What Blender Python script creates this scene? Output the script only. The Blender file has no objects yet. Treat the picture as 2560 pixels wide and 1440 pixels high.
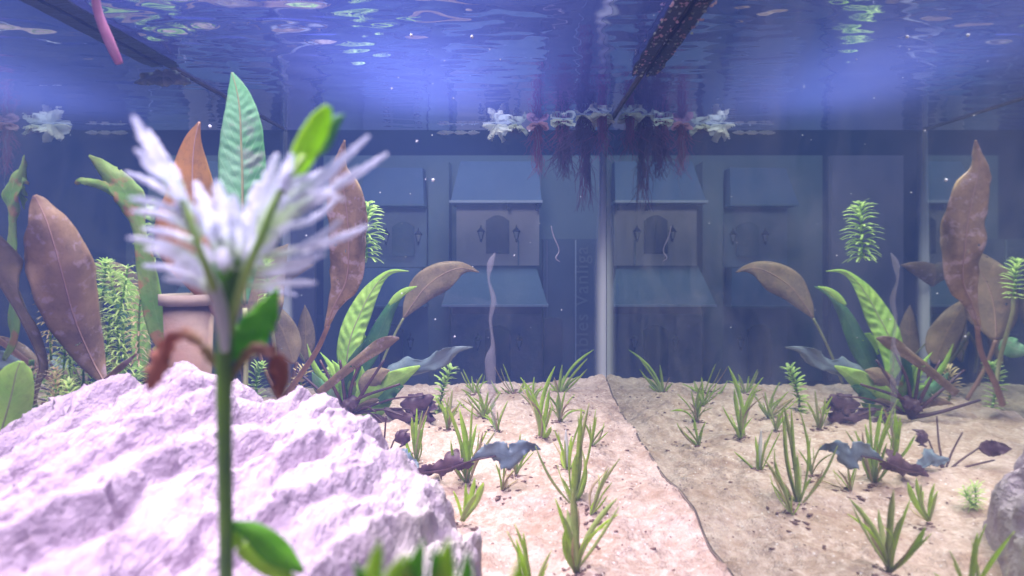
import bpy, bmesh, math, random
import numpy as np
from mathutils import Vector, Matrix, noise
R = math.radians
rnd = random.Random(7)
sc = bpy.context.scene
C = sc.collection

# ------------------------------------------------------------------ camera
D = 0.60                 # distance to the back pane, metres
F = 1650.0               # focal length in photo pixels
K = D / F                # metres per photo pixel at the back pane
VX, VY = 1300.0, 650.0   # where lines along the tank vanish
H = 312 * K              # camera height above the sand
WZ = H + 325 * K         # water surface height
XR = 212 * K             # right pane
XL = -585 * K            # left pane
cam = bpy.data.cameras.new('camera'); co = bpy.data.objects.new('camera', cam); C.objects.link(co)
co.location = (0, 0, H); co.rotation_euler = (R(90), 0, 0)
cam.sensor_width = 36; cam.lens = 36 * F / 2560
cam.shift_x = -20 / 2560; cam.shift_y = -70 / 2560
cam.clip_start = 0.004; cam.clip_end = 20
cam.dof.use_dof = True; cam.dof.focus_distance = 0.46; cam.dof.aperture_fstop = 15.0
sc.camera = co
# ------------------------------------------------------------------ world, lamps, exposure
w = bpy.data.worlds.new('World'); sc.world = w; w.use_nodes = True
bg = w.node_tree.nodes['Background']; bg.inputs[0].default_value = (0.10, 0.15, 0.30, 1); bg.inputs[1].default_value = 0.25
sc.view_settings.view_transform = 'Standard'; sc.view_settings.look = 'None'
sc.view_settings.exposure = 0.0; sc.view_settings.gamma = 1.0
cy = sc.cycles
cy.caustics_reflective = False; cy.caustics_refractive = False
cy.max_bounces = 12; cy.transparent_max_bounces = 24; cy.glossy_bounces = 8; cy.diffuse_bounces = 3; cy.volume_bounces = 1
cy.sample_clamp_indirect = 4.0; cy.use_denoising = True

def area(name, loc, size, size_y, power, col, rot=(0, 0, 0), spread=180):
    l = bpy.data.lights.new(name, 'AREA'); l.shape = 'RECTANGLE'; l.size = size; l.size_y = size_y
    l.energy = power; l.color = col; l.spread = R(spread)
    o = bpy.data.objects.new(name, l); C.objects.link(o); o.location = loc; o.rotation_euler = rot
    return o
area('aquarium_lamp_near', (-0.105, 0.14, WZ + 0.10), 0.18, 0.24, 4.0, (0.96, 0.83, 0.97))
area('aquarium_lamp_far', (-0.065, 0.435, WZ + 0.058), 0.09, 0.17, 1.75, (1.0, 0.97, 0.84))
area('room_lamp', (0.1, 0.62, 0.85), 0.5, 0.1, 4.6, (0.70, 0.82, 1.0), (R(22), 0, 0))

# ------------------------------------------------------------------ helpers
def P(x, y, z):
    """photo pixel and relative depth (1 = back pane) to a place in the tank"""
    return Vector(((x - VX) * z * K, z * D, H - (y - VY) * z * K))

def link(o, parent=None):
    C.objects.link(o)
    if parent is not None:
        o.parent = parent
        o.matrix_parent_inverse = Matrix.Translation(-parent.location)
    return o
def mesh(name, vs, fs, mat, parent=None, smooth=True, uv=None):
    me = bpy.data.meshes.new(name); me.from_pydata([tuple(v) for v in vs], [], fs); me.update()
    if smooth: me.polygons.foreach_set('use_smooth', [True] * len(me.polygons))
    if uv is not None:
        ul = me.uv_layers.new(name='UVMap'); li = np.zeros(len(me.loops), dtype=np.int32)
        me.loops.foreach_get('vertex_index', li)
        ul.data.foreach_set('uv', np.array(uv, dtype=np.float32)[li].ravel())
    for m in (mat if isinstance(mat, list) else [mat]): me.materials.append(m)
    return link(bpy.data.objects.new(name, me), parent)
def tag(o, label=None, cat=None, group=None, kind=None):
    if label: o['label'] = label
    if cat: o['category'] = cat
    if group: o['group'] = group
    if kind: o['kind'] = kind
    return o
def thing(name, loc, label, cat, group=None):
    o = bpy.data.objects.new(name, None); o.empty_display_size = 0.01; C.objects.link(o); o.location = loc
    return tag(o, label, cat, group)

def spline(pts, n):
    """Catmull-Rom through rows of numbers"""
    a = np.array(pts, dtype=float)
    if len(a) == 2: a = np.vstack([a[0], (a[0] + a[1]) / 2, a[1]])
    a = np.vstack([2 * a[0] - a[1], a, 2 * a[-1] - a[-2]])
    out = []; m = len(a) - 3
    for i in range(n + 1):
        u = i / n * m; k = min(int(u), m - 1); t = u - k
        p0, p1, p2, p3 = a[k:k + 4]
        out.append(0.5 * ((2 * p1) + (-p0 + p2) * t + (2 * p0 - 5 * p1 + 4 * p2 - p3) * t * t + (-p0 + 3 * p1 - 3 * p2 + p3) * t ** 3))
    return np.array(out)
def tube_geo(pts, rads, seg=7, cap=True):
    vs, fs, uv = [], [], []
    n = len(pts); pts = [Vector(p) for p in pts]
    up = Vector((0.13, -1, 0.21)).normalized()
    for i, p in enumerate(pts):
        t = (pts[min(i + 1, n - 1)] - pts[max(i - 1, 0)])
        t = t.normalized() if t.length > 1e-9 else Vector((0, 0, 1))
        a = t.cross(up); a = a.normalized() if a.length > 1e-4 else t.cross(Vector((1, 0, 0))).normalized()
        b = a.cross(t)
        for j in range(seg):
            th = 2 * math.pi * j / seg
            vs.append(p + (a * math.cos(th) + b * math.sin(th)) * rads[i]); uv.append((i / max(1, n - 1), j / seg))
    for i in range(n - 1):
        for j in range(seg):
            k = (j + 1) % seg
            fs.append((i * seg + j, i * seg + k, (i + 1) * seg + k, (i + 1) * seg + j))
    if cap:
        fs.append(tuple(range(seg - 1, -1, -1))); fs.append(tuple((n - 1) * seg + j for j in range(seg)))
    return vs, fs, uv
def tube(name, pts, rads, mat, parent=None, seg=7, n=None):
    """pts are (x, y, z) world rows, smoothed"""
    n = n or max(8, 5 * len(pts))
    s = spline([list(p) + [r] for p, r in zip(pts, rads)], n)
    v, f, u = tube_geo([q[:3] for q in s], [max(1e-5, q[3]) for q in s], seg)
    return mesh(name, v, f, mat, parent, uv=u)
class Geo:
    def __init__(s): s.v, s.f, s.u = [], [], []
    def add(s, v, f, u=None):
        o = len(s.v); s.v += list(v); s.f += [tuple(i + o for i in q) for q in f]; s.u += list(u) if u else [(0.5, 0.5)] * len(v)
    def box(s, a, b):
        (x0, y0, z0), (x1, y1, z1) = a, b
        s.add([(x0, y0, z0), (x1, y0, z0), (x1, y1, z0), (x0, y1, z0), (x0, y0, z1), (x1, y0, z1), (x1, y1, z1), (x0, y1, z1)],
              [(3, 2, 1, 0), (4, 5, 6, 7), (0, 1, 5, 4), (1, 2, 6, 5), (2, 3, 7, 6), (3, 0, 4, 7)])
    def obj(s, name, mat, parent=None, smooth=True): return mesh(name, s.v, s.f, mat, parent, smooth, s.u)

# ------------------------------------------------------------------ materials
def newmat(name):
    m = bpy.data.materials.new(name); m.use_nodes = True; nt = m.node_tree; nt.nodes.clear()
    out = nt.nodes.new('ShaderNodeOutputMaterial')
    return m, nt, out
class N:
    """tiny node-graph builder"""
    def __init__(s, nt): s.nt = nt
    def new(s, typ, ins=None, **kw):
        n = s.nt.nodes.new(typ)
        for k, v in kw.items(): setattr(n, k, v)
        for k, v in (ins or {}).items():
            if isinstance(v, bpy.types.NodeSocket): s.nt.links.new(v, n.inputs[k])
            else: n.inputs[k].default_value = v
        return n
    def math(s, op, a, b=0.0, c=None, clamp=False):
        d = {0: a, 1: b}
        if c is not None: d[2] = c
        return s.new('ShaderNodeMath', d, operation=op, use_clamp=clamp).outputs[0]
    def mix(s, f, a, b, bt='MIX'):
        n = s.nt.nodes.new('ShaderNodeMix'); n.data_type = 'RGBA'; n.blend_type = bt
        for i, v in ((0, f), (6, a), (7, b)):
            if isinstance(v, bpy.types.NodeSocket): s.nt.links.new(v, n.inputs[i])
            else: n.inputs[i].default_value = (tuple(v) + (1,) if isinstance(v, tuple) and len(v) == 3 else v)
        return n.outputs[2]
    def noise(s, scale, detail=4, rough=0.55, vec=None, dist=0.0):
        d = {'Scale': scale, 'Detail': detail, 'Roughness': rough, 'Distortion': dist}
        if vec is not None: d['Vector'] = vec
        return s.new('ShaderNodeTexNoise', d)
    def ramp(s, fac, stops):
        n = s.new('ShaderNodeValToRGB', {0: fac}); e = n.color_ramp.elements
        while len(e) < len(stops): e.new(0.5)
        for q, (p, c) in zip(e, stops): q.position = p; q.color = tuple(c) + (1,) if len(c) == 3 else c
        return n.outputs[0]
    def mapr(s, v, a, b, c=0.0, d=1.0): return s.new('ShaderNodeMapRange', {0: v, 1: a, 2: b, 3: c, 4: d}).outputs[0]

def leaf_mat(name, c1, c2, vein, transl=0.35, rough=0.45, veinn=14, spots=None, base=None, scale=60, alpha=1.0, veinamt=0.5):
    m, nt, out = newmat(name); g = N(nt)
    obj = g.new('ShaderNodeTexCoord')
    n1 = g.noise(scale, 5, 0.6, obj.outputs['Object']).outputs[0]
    col = g.mix(g.mapr(n1, 0.35, 0.65), c1, c2)
    if spots:
        n2 = g.noise(scale * 2.2, 3, 0.6, obj.outputs['Object']).outputs[0]
        col = g.mix(g.mapr(n2, 0.54, 0.64, 0, 0.8), col, spots)
    sep = g.new('ShaderNodeSeparateXYZ', {0: obj.outputs['UV']})
    t, v = sep.outputs[0], sep.outputs[1]
    av = g.math('ABSOLUTE', g.math('SUBTRACT', v, 0.5))
    mid = g.mapr(av, 0.0, 0.045, 1, 0)
    ph = g.math('ADD', g.math('MULTIPLY', t, veinn), g.math('MULTIPLY', av, -6.0))
    ph = g.math('ADD', ph, g.math('MULTIPLY', n1, 0.8))
    fr = g.math('ABSOLUTE', g.math('SUBTRACT', g.math('FRACT', ph), 0.5))
    lat = g.mapr(fr, 0.0, 0.09, 0.55, 0)
    vv = g.math('MULTIPLY', g.math('MAXIMUM', mid, lat), veinamt)
    col = g.mix(vv, col, vein)
    if base: col = g.mix(g.mapr(t, 0.0, 0.45, 1, 0), col, base)
    fine = g.noise(420, 5, 0.75, obj.outputs['Object']).outputs[0]
    col = g.mix(g.mapr(fine, 0.50, 0.70, 0, 0.45), col, tuple(x * 0.45 for x in c2))
    col = g.mix(g.mapr(g.noise(23, 3, 0.6, obj.outputs['Object']).outputs[0], 0.48, 0.66, 0, 0.5), col, tuple(min(1, x * 1.35) for x in c1))
    hgt = g.math('ADD', g.math('MULTIPLY', vv, 0.8), g.math('MULTIPLY', fine, 0.4))
    b = g.new('ShaderNodeBump', {'Strength': 0.35, 'Distance': 0.0006, 'Height': hgt})
    pr = g.new('ShaderNodeBsdfPrincipled', {'Base Color': col, 'Roughness': rough, 'Normal': b.outputs[0], 'Specular IOR Level': 0.25})
    tr = g.new('ShaderNodeBsdfTranslucent', {0: col, 'Normal': b.outputs[0]})
    mx = g.new('ShaderNodeMixShader', {0: transl, 1: pr.outputs[0], 2: tr.outputs[0]})
    sh = mx.outputs[0]
    if name in ('brown_leaf', 'pale_brown_leaf', 'olive_leaf', 'orange_leaf', 'dark_green_leaf'):
        hole = g.mapr(g.noise(130, 2, 0.5, obj.outputs['Object'], 0.6).outputs[0], 0.735, 0.745)
        sh = g.new('ShaderNodeMixShader', {0: hole, 1: sh, 2: g.new('ShaderNodeBsdfTransparent').outputs[0]}).outputs[0]
    if alpha < 1:
        tp = g.new('ShaderNodeBsdfTransparent')
        sh = g.new('ShaderNodeMixShader', {0: alpha, 1: tp.outputs[0], 2: sh}).outputs[0]
    nt.links.new(sh, out.inputs[0]); return m
def plain(name, col, col2=None, rough=0.6, scale=40, bump=0.0, bscale=200, metal=0.0, transl=0.0):
    m, nt, out = newmat(name); g = N(nt); tc = g.new('ShaderNodeTexCoord')
    n1 = g.noise(scale, 5, 0.6, tc.outputs['Object']).outputs[0]
    c = g.mix(g.mapr(n1, 0.35, 0.65), col, col2 or tuple(x * 0.75 for x in col))
    ins = {'Base Color': c, 'Roughness': rough, 'Metallic': metal}
    if bump:
        nb = g.noise(bscale, 5, 0.65, tc.outputs['Object']).outputs[0]
        ins['Normal'] = g.new('ShaderNodeBump', {'Strength': 0.7, 'Distance': bump, 'Height': nb}).outputs[0]
    sh = g.new('ShaderNodeBsdfPrincipled', ins).outputs[0]
    if transl:
        t = g.new('ShaderNodeBsdfTranslucent', {0: c}).outputs[0]
        sh = g.new('ShaderNodeMixShader', {0: transl, 1: sh, 2: t}).outputs[0]
    nt.links.new(sh, out.inputs[0]); return m

M = {}
M['brown'] = leaf_mat('brown_leaf', (0.42, 0.29, 0.17), (0.24, 0.17, 0.12), (0.24, 0.13, 0.11), spots=(0.52, 0.40, 0.42), scale=70, veinn=9, veinamt=0.25, transl=0.4)
M['brown_pale'] = leaf_mat('pale_brown_leaf', (0.40, 0.30, 0.19), (0.29, 0.22, 0.16), (0.52, 0.37, 0.20), spots=(0.46, 0.33, 0.22), scale=60, veinn=9, veinamt=0.6, transl=0.45)
M['orange'] = leaf_mat('orange_leaf', (0.52, 0.27, 0.07), (0.34, 0.20, 0.10), (0.25, 0.10, 0.05), scale=40, veinn=9, veinamt=0.25, transl=0.45, base=(0.36, 0.20, 0.17))
M['green'] = leaf_mat('green_leaf', (0.34, 0.60, 0.10), (0.58, 0.80, 0.18), (0.70, 0.88, 0.28), transl=0.45, scale=50, veinamt=0.4)
M['teal'] = leaf_mat('blue_green_leaf', (0.12, 0.38, 0.14), (0.28, 0.52, 0.32), (0.50, 0.70, 0.44), transl=0.4, scale=40, veinamt=0.5, spots=(0.30, 0.34, 0.28))
M['dkgreen'] = leaf_mat('dark_green_leaf', (0.05, 0.17, 0.07), (0.12, 0.27, 0.10), (0.16, 0.30, 0.14), transl=0.35, scale=50)
M['olive'] = leaf_mat('olive_leaf', (0.20, 0.42, 0.08), (0.34, 0.46, 0.12), (0.40, 0.60, 0.20), transl=0.45, scale=60, spots=(0.50, 0.25, 0.12), veinamt=0.2)
M['grey'] = leaf_mat('grey_purple_leaf', (0.14, 0.19, 0.24), (0.22, 0.27, 0.31), (0.10, 0.10, 0.14), transl=0.2, rough=0.35, scale=70, veinamt=0.3)
M['purple'] = leaf_mat('purple_leaf', (0.09, 0.05, 0.08), (0.17, 0.10, 0.12), (0.08, 0.04, 0.06), transl=0.25, scale=80, veinamt=0.3)
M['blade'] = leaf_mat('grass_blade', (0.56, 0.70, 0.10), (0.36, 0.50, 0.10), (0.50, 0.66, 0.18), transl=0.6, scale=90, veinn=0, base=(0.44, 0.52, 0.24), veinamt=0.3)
M['blade_dark'] = leaf_mat('grass_blade_olive', (0.38, 0.50, 0.14), (0.50, 0.50, 0.20), (0.40, 0.46, 0.18), transl=0.4, scale=90, veinn=0, base=(0.34, 0.34, 0.14), veinamt=0.3)  # duller olive blades mixed into the tufts
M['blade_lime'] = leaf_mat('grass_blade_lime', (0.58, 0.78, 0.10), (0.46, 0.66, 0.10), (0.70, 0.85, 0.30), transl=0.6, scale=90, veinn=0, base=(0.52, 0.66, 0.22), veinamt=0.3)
M['pale'] = leaf_mat('pale_front_leaf', (0.88, 0.90, 0.98), (0.74, 0.78, 0.90), (0.86, 0.9, 0.88), transl=0.6, scale=120, base=(0.56, 0.72, 0.36), veinn=0, veinamt=0.3)
M['white'] = leaf_mat('white_leaf', (0.84, 0.86, 0.86), (0.74, 0.78, 0.76), (0.90, 0.90, 0.86), transl=0.45, scale=100, veinn=5, veinamt=0.3)
M['lime'] = leaf_mat('lime_leaf', (0.42, 0.70, 0.03), (0.52, 0.78, 0.10), (0.60, 0.80, 0.2), transl=0.5, scale=100, veinn=6, veinamt=0.2)
M['vivid'] = leaf_mat('vivid_green_leaf', (0.16, 0.50, 0.03), (0.24, 0.60, 0.04), (0.30, 0.60, 0.1), transl=0.5, scale=100, veinn=6, veinamt=0.2)
M['wilt'] = leaf_mat('wilted_leaf', (0.40, 0.17, 0.12), (0.50, 0.28, 0.20), (0.2, 0.06, 0.05), transl=0.35, scale=90, base=(0.25, 0.42, 0.10), veinamt=0.2)
M['feather'] = leaf_mat('feathery_leaf', (0.66, 0.88, 0.30), (0.44, 0.66, 0.20), (0.6, 0.7, 0.4), transl=0.5, scale=100, veinn=0, base=(0.20, 0.36, 0.10), veinamt=0.1)
M['feather_b'] = leaf_mat('feathery_leaf_brown', (0.60, 0.52, 0.28), (0.36, 0.24, 0.16), (0.5, 0.4, 0.3), transl=0.4, scale=100, veinn=0, veinamt=0.1)
M['stem'] = plain('green_stem', (0.20, 0.42, 0.04), (0.12, 0.26, 0.06), 0.5, 90)
M['stem_light'] = plain('light_green_stem', (0.46, 0.66, 0.16), (0.34, 0.56, 0.14), 0.5, 90, transl=0.3)
M['stem_pale'] = plain('pale_stem', (0.38, 0.42, 0.20), (0.30, 0.28, 0.14), 0.5, 90, transl=0.3)
M['stem_dark'] = plain('dark_stem', (0.05, 0.025, 0.045), (0.10, 0.04, 0.04), 0.5, 90)
M['petiole'] = plain('brown_petiole', (0.34, 0.20, 0.12), (0.24, 0.13, 0.10), 0.5, 90, transl=0.2)
M['rib'] = plain('leaf_rib', (0.30, 0.18, 0.14), (0.38, 0.25, 0.2), 0.6, 90)
M['root_red'] = plain('red_root', (0.42, 0.10, 0.22), (0.28, 0.08, 0.24), 0.7, 60, transl=0.3)
M['root_dark'] = plain('dark_root', (0.07, 0.04, 0.12), (0.12, 0.05, 0.13), 0.8, 60)
M['root_pale'] = plain('pale_root', (0.40, 0.36, 0.50), (0.30, 0.26, 0.40), 0.7, 60, transl=0.3)
M['float'] = leaf_mat('floating_leaf', (0.74, 0.76, 0.62), (0.56, 0.60, 0.46), (0.4, 0.4, 0.35), transl=0.45, scale=150, veinn=7, veinamt=0.5)
M['float_pink'] = leaf_mat('pink_floating_leaf', (0.66, 0.36, 0.42), (0.50, 0.24, 0.34), (0.8, 0.6, 0.6), transl=0.45, scale=150, veinn=7, veinamt=0.5)
M['float_grey'] = leaf_mat('grey_floating_leaf', (0.40, 0.42, 0.36), (0.30, 0.30, 0.30), (0.5, 0.5, 0.5), transl=0.4, scale=150, veinn=7, veinamt=0.5)
M['black'] = plain('black_plastic', (0.012, 0.012, 0.02), (0.02, 0.02, 0.03), 0.35, 60, bump=0.0004, bscale=400)
M['clay'] = plain('terracotta', (0.24, 0.13, 0.09), (0.22, 0.16, 0.12), 0.8, 50, bump=0.0006, bscale=300)
M['clay_rim'] = plain('clay_rim', (0.32, 0.27, 0.21), (0.26, 0.20, 0.15), 0.8, 50, bump=0.0005, bscale=300)
M['silicone'] = plain('silicone', (0.66, 0.70, 0.88), (0.54, 0.58, 0.78), 0.5, 20, transl=0.4)
m_, nt_, out_ = newmat('silicone_soft'); g_ = N(nt_); tc_ = g_.new('ShaderNodeTexCoord')
sp_ = g_.new('ShaderNodeSeparateXYZ', {0: tc_.outputs['UV']})
al_ = g_.math('MULTIPLY', g_.new('ShaderNodeMapRange', {0: sp_.outputs[0], 1: 0.05, 2: 0.6, 3: 0.0, 4: 0.97}, interpolation_type='SMOOTHSTEP').outputs[0], g_.mapr(sp_.outputs[1], 0.11, 0.20, 1.0, 0.3))
c_ = (0.88, 0.90, 1.0, 1)
sh_ = g_.new('ShaderNodeMixShader', {0: 0.5, 1: g_.new('ShaderNodeBsdfDiffuse', {0: c_}).outputs[0], 2: g_.new('ShaderNodeBsdfTranslucent', {0: c_}).outputs[0]}).outputs[0]
nt_.links.new(g_.new('ShaderNodeMixShader', {0: al_, 1: g_.new('ShaderNodeBsdfTransparent').outputs[0], 2: sh_}).outputs[0], out_.inputs[0]); M['silicone'] = m_
M['sandline'] = plain('sand_edge_line', (0.20, 0.15, 0.115), (0.12, 0.09, 0.075), 0.9, 90)  # brown tone of the thin line where sand meets pane
M['dusky'] = plain('dark_edge_line', (0.10, 0.085, 0.08), (0.05, 0.045, 0.05), 0.8, 90)  # near-black tone of the corner lines and waterlines
M['gunk'] = leaf_mat('algae_slime', (0.34, 0.34, 0.44), (0.42, 0.38, 0.44), (.4, .4, .5), transl=0.4, alpha=0.22, veinn=0, veinamt=0)
M['speck'] = plain('pale_speck', (0.8, 0.82, 0.9), None, 0.5, 90)
M['debris'] = plain('dark_debris', (0.14, 0.08, 0.07), (0.24, 0.15, 0.11), 0.9, 300)
M['pinktube'] = plain('pink_tube', (0.36, 0.10, 0.20), (0.50, 0.28, 0.38), 0.35, 40, transl=0.25)
# houses outside
M['h_wall'] = plain('house_wall', (0.46, 0.42, 0.46), (0.40, 0.38, 0.40), 0.8, 12, bump=0.001, bscale=60)
M['h_wall2'] = plain('house_wall_grey', (0.21, 0.26, 0.34), (0.18, 0.23, 0.31), 0.8, 12, bump=0.001, bscale=60)
M['h_stone'] = plain('house_stone_wall', (0.36, 0.32, 0.35), (0.26, 0.25, 0.28), 0.85, 40, bump=0.002, bscale=90)
M['h_roof'] = plain('house_roof', (0.12, 0.18, 0.24), (0.09, 0.15, 0.21), 0.7, 14, bump=0.001, bscale=80)
M['h_roof2'] = plain('house_roof_blue', (0.09, 0.14, 0.24), (0.07, 0.11, 0.20), 0.7, 14)
M['h_trim'] = plain('house_trim', (0.42, 0.46, 0.58), (0.36, 0.40, 0.50), 0.7, 20)
M['h_red'] = plain('house_red_band', (0.20, 0.10, 0.15), (0.15, 0.09, 0.13), 0.8, 30)
M['h_dark'] = plain('house_dark', (0.03, 0.035, 0.07), (0.045, 0.05, 0.09), 0.5, 20)
M['h_win'] = plain('window_dark', (0.03, 0.03, 0.07), (0.06, 0.06, 0.11), 0.4, 25)
M['h_lamp'] = plain('lantern_metal', (0.02, 0.025, 0.05), None, 0.6, 20)
M['h_glass'] = plain('lantern_glass', (0.40, 0.40, 0.46), None, 0.4, 20)
M['board'] = plain('backing_board', (0.17, 0.22, 0.24), (0.14, 0.18, 0.21), 0.85, 5)
M['board2'] = plain('lavender_board', (0.20, 0.18, 0.28), (0.17, 0.16, 0.25), 0.85, 5)
M['panel'] = plain('dark_panel', (0.07, 0.09, 0.15), (0.09, 0.12, 0.18), 0.6, 10)
M['letter'] = plain('letter_print', (0.17, 0.20, 0.26), None, 0.6, 10)
M['room'] = plain('room_wall', (0.03, 0.04, 0.10), (0.035, 0.045, 0.11), 0.9, 3)

def tir(name, glow_film=0.0, tint=(1, 1, 1), rough=0.0, bump=None):
    """water (inside) against air (outside): reflects totally at grazing angles, lets steep light through"""
    m, nt, out = newmat(name); g = N(nt)
    nrm = None
    if bump:
        tc = g.new('ShaderNodeTexCoord')
        mp = g.new('ShaderNodeMapping', {0: tc.outputs['Object'], 'Scale': (1.0, 1.3, 1.0)})
        nz = g.noise(bump[0], 2, 0.5, mp.outputs[0]).outputs[0]
        nrm = g.new('ShaderNodeBump', {'Strength': 1.0, 'Distance': bump[1], 'Height': nz}).outputs[0]
    fi = {'IOR': 1.33}; gi = {'Color': tint + (1,), 'Roughness': rough}
    if nrm is not None: fi['Normal'] = nrm; gi['Normal'] = nrm
    fr = g.new('ShaderNodeFresnel', fi).outputs[0]
    gl = g.new('ShaderNodeBsdfGlossy', gi).outputs[0]
    tp = g.new('ShaderNodeBsdfTransparent').outputs[0]
    sh = g.new('ShaderNodeMixShader', {0: fr, 1: tp, 2: gl}).outputs[0]
    if name == 'side_glass':
        tc = g.new('ShaderNodeTexCoord'); fa = g.mapr(g.noise(26, 6, 0.7, tc.outputs['Object'], 0.5).outputs[0], 0.38, 0.75, 0.0, 0.10)
        sh = g.new('ShaderNodeMixShader', {0: fa, 1: sh, 2: g.new('ShaderNodeBsdfDiffuse', {0: (0.34, 0.36, 0.36, 1)}).outputs[0]}).outputs[0]
    if glow_film:
        tl = g.new('ShaderNodeBsdfTranslucent', {0: (0.16, 0.20, 1.0, 1)}).outputs[0]  # added blue film, its colour stands in for the glow of the surface
        sh = g.new('ShaderNodeMixShader', {0: glow_film, 1: sh, 2: tl}).outputs[0]
    nt.links.new(sh, out.inputs[0]); return m
M['water'] = tir('water_surface', glow_film=0.042, tint=(0.82, 0.85, 1.0), rough=0.03, bump=(40, 0.00016))
M['pane'] = tir('side_glass', tint=(0.67, 0.72, 0.63), rough=0.02, glow_film=0.006)
m, nt, out = newmat('back_glass'); g = N(nt)
lw = g.new('ShaderNodeFresnel', {'IOR': 1.12}).outputs[0]
sh = g.new('ShaderNodeMixShader', {0: 0.02, 1: g.new('ShaderNodeBsdfTransparent', {0: (0.93, 0.97, 0.96, 1)}).outputs[0], 2: g.new('ShaderNodeBsdfGlossy', {'Roughness': 0.02}).outputs[0]}).outputs[0]
tc = g.new('ShaderNodeTexCoord'); mp = g.new('ShaderNodeMapping', {0: tc.outputs['Object'], 'Scale': (1.0, 1.0, 0.35)})
fa = g.mapr(g.noise(30, 6, 0.7, mp.outputs[0], 0.5).outputs[0], 0.35, 0.75, 0.005, 0.07)
sh = g.new('ShaderNodeMixShader', {0: fa, 1: sh, 2: g.new('ShaderNodeBsdfDiffuse', {0: (0.42, 0.46, 0.46, 1)}).outputs[0]}).outputs[0]
nt.links.new(sh, out.inputs[0]); M['back'] = m

def sand_mat():
    m, nt, out = newmat('sand'); g = N(nt); tc = g.new('ShaderNodeTexCoord'); ob = tc.outputs['Object']
    a = g.noise(22, 5, 0.6, ob).outputs[0]; b = g.noise(330, 4, 0.7, ob).outputs[0]; c = g.noise(1100, 2, 0.6, ob).outputs[0]
    col = g.mix(g.mapr(a, 0.38, 0.64), (0.56, 0.43, 0.36), (0.41, 0.295, 0.225))
    col = g.mix(g.mapr(b, 0.42, 0.68), col, (0.70, 0.57, 0.50))
    dd = g.noise(28, 6, 0.7, ob, 0.6).outputs[0]; col = g.mix(g.mapr(dd, 0.47, 0.66, 0, 0.75), col, (0.36, 0.245, 0.17))
    d = g.noise(75, 5, 0.7, ob, 0.4).outputs[0]
    col = g.mix(g.mapr(d, 0.50, 0.68, 0, 0.7), col, (0.33, 0.21, 0.14))
    vo = g.new('ShaderNodeTexVoronoi', {'Vector': ob, 'Scale': 420.0}); 
    sp = g.math('MULTIPLY', g.mapr(vo.outputs['Distance'], 0.10, 0.22, 1, 0), g.mapr(g.new('ShaderNodeSeparateColor', {0: vo.outputs['Color']}).outputs[0], 0.80, 0.82))
    col = g.mix(sp, col, (0.16, 0.08, 0.07))
    sp2 = g.math('MULTIPLY', g.mapr(vo.outputs['Distance'], 0.10, 0.25, 1, 0), g.mapr(g.new('ShaderNodeSeparateColor', {0: vo.outputs['Color']}).outputs[1], 0.80, 0.82))
    col = g.mix(sp2, col, (0.88, 0.80, 0.78))
    h = g.math('ADD', g.math('MULTIPLY', b, 1.0), g.math('MULTIPLY', c, 0.6)); h = g.math('ADD', h, g.math('MULTIPLY', d, 1.8))
    bp = g.new('ShaderNodeBump', {'Strength': 0.8, 'Distance': 0.0016, 'Height': h})
    pr = g.new('ShaderNodeBsdfPrincipled', {'Base Color': col, 'Roughness': 0.9, 'Normal': bp.outputs[0], 'Specular IOR Level': 0.2})
    nt.links.new(pr.outputs[0], out.inputs[0]); return m
def rock_mat():
    m, nt, out = newmat('limestone'); g = N(nt); tc = g.new('ShaderNodeTexCoord'); ob = tc.outputs['Object']
    a = g.noise(45, 6, 0.65, ob, 0.3).outputs[0]; b = g.noise(260, 5, 0.7, ob).outputs[0]
    col = g.mix(g.mapr(a, 0.36, 0.66), (0.49, 0.40, 0.48), (0.36, 0.28, 0.36))
    col = g.mix(g.mapr(b, 0.54, 0.75, 0, 0.6), col, (0.27, 0.20, 0.23))
    sx = g.new('ShaderNodeSeparateXYZ', {0: ob}).outputs[0]
    col = g.mix(g.math('MULTIPLY', g.mapr(sx, -0.05, -0.02), g.mapr(a, 0.4, 0.6, 0, 0.6)), col, (0.62, 0.60, 0.46))
    mp = g.new('ShaderNodeMapping', {0: ob, 'Rotation': (0, 0, R(12)), 'Scale': (1.0, 0.16, 0.5)})
    st = g.noise(210, 4, 0.6, mp.outputs[0]).outputs[0]
    col = g.mix(g.mapr(st, 0.55, 0.68, 0, 0.35), col, (0.36, 0.26, 0.32))
    h = g.math('ADD', g.math('MULTIPLY', a, 1.0), g.math('MULTIPLY', b, 0.7)); h = g.math('ADD', h, g.math('MULTIPLY', st, -2.2))
    bp = g.new('ShaderNodeBump', {'Strength': 0.65, 'Distance': 0.0026, 'Height': h})
    pr = g.new('ShaderNodeBsdfPrincipled', {'Base Color': col, 'Roughness': 0.9, 'Normal': bp.outputs[0], 'Specular IOR Level': 0.2})
    nt.links.new(pr.outputs[0], out.inputs[0]); return m
M['sand'] = sand_mat(); M['rock'] = rock_mat()

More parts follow.
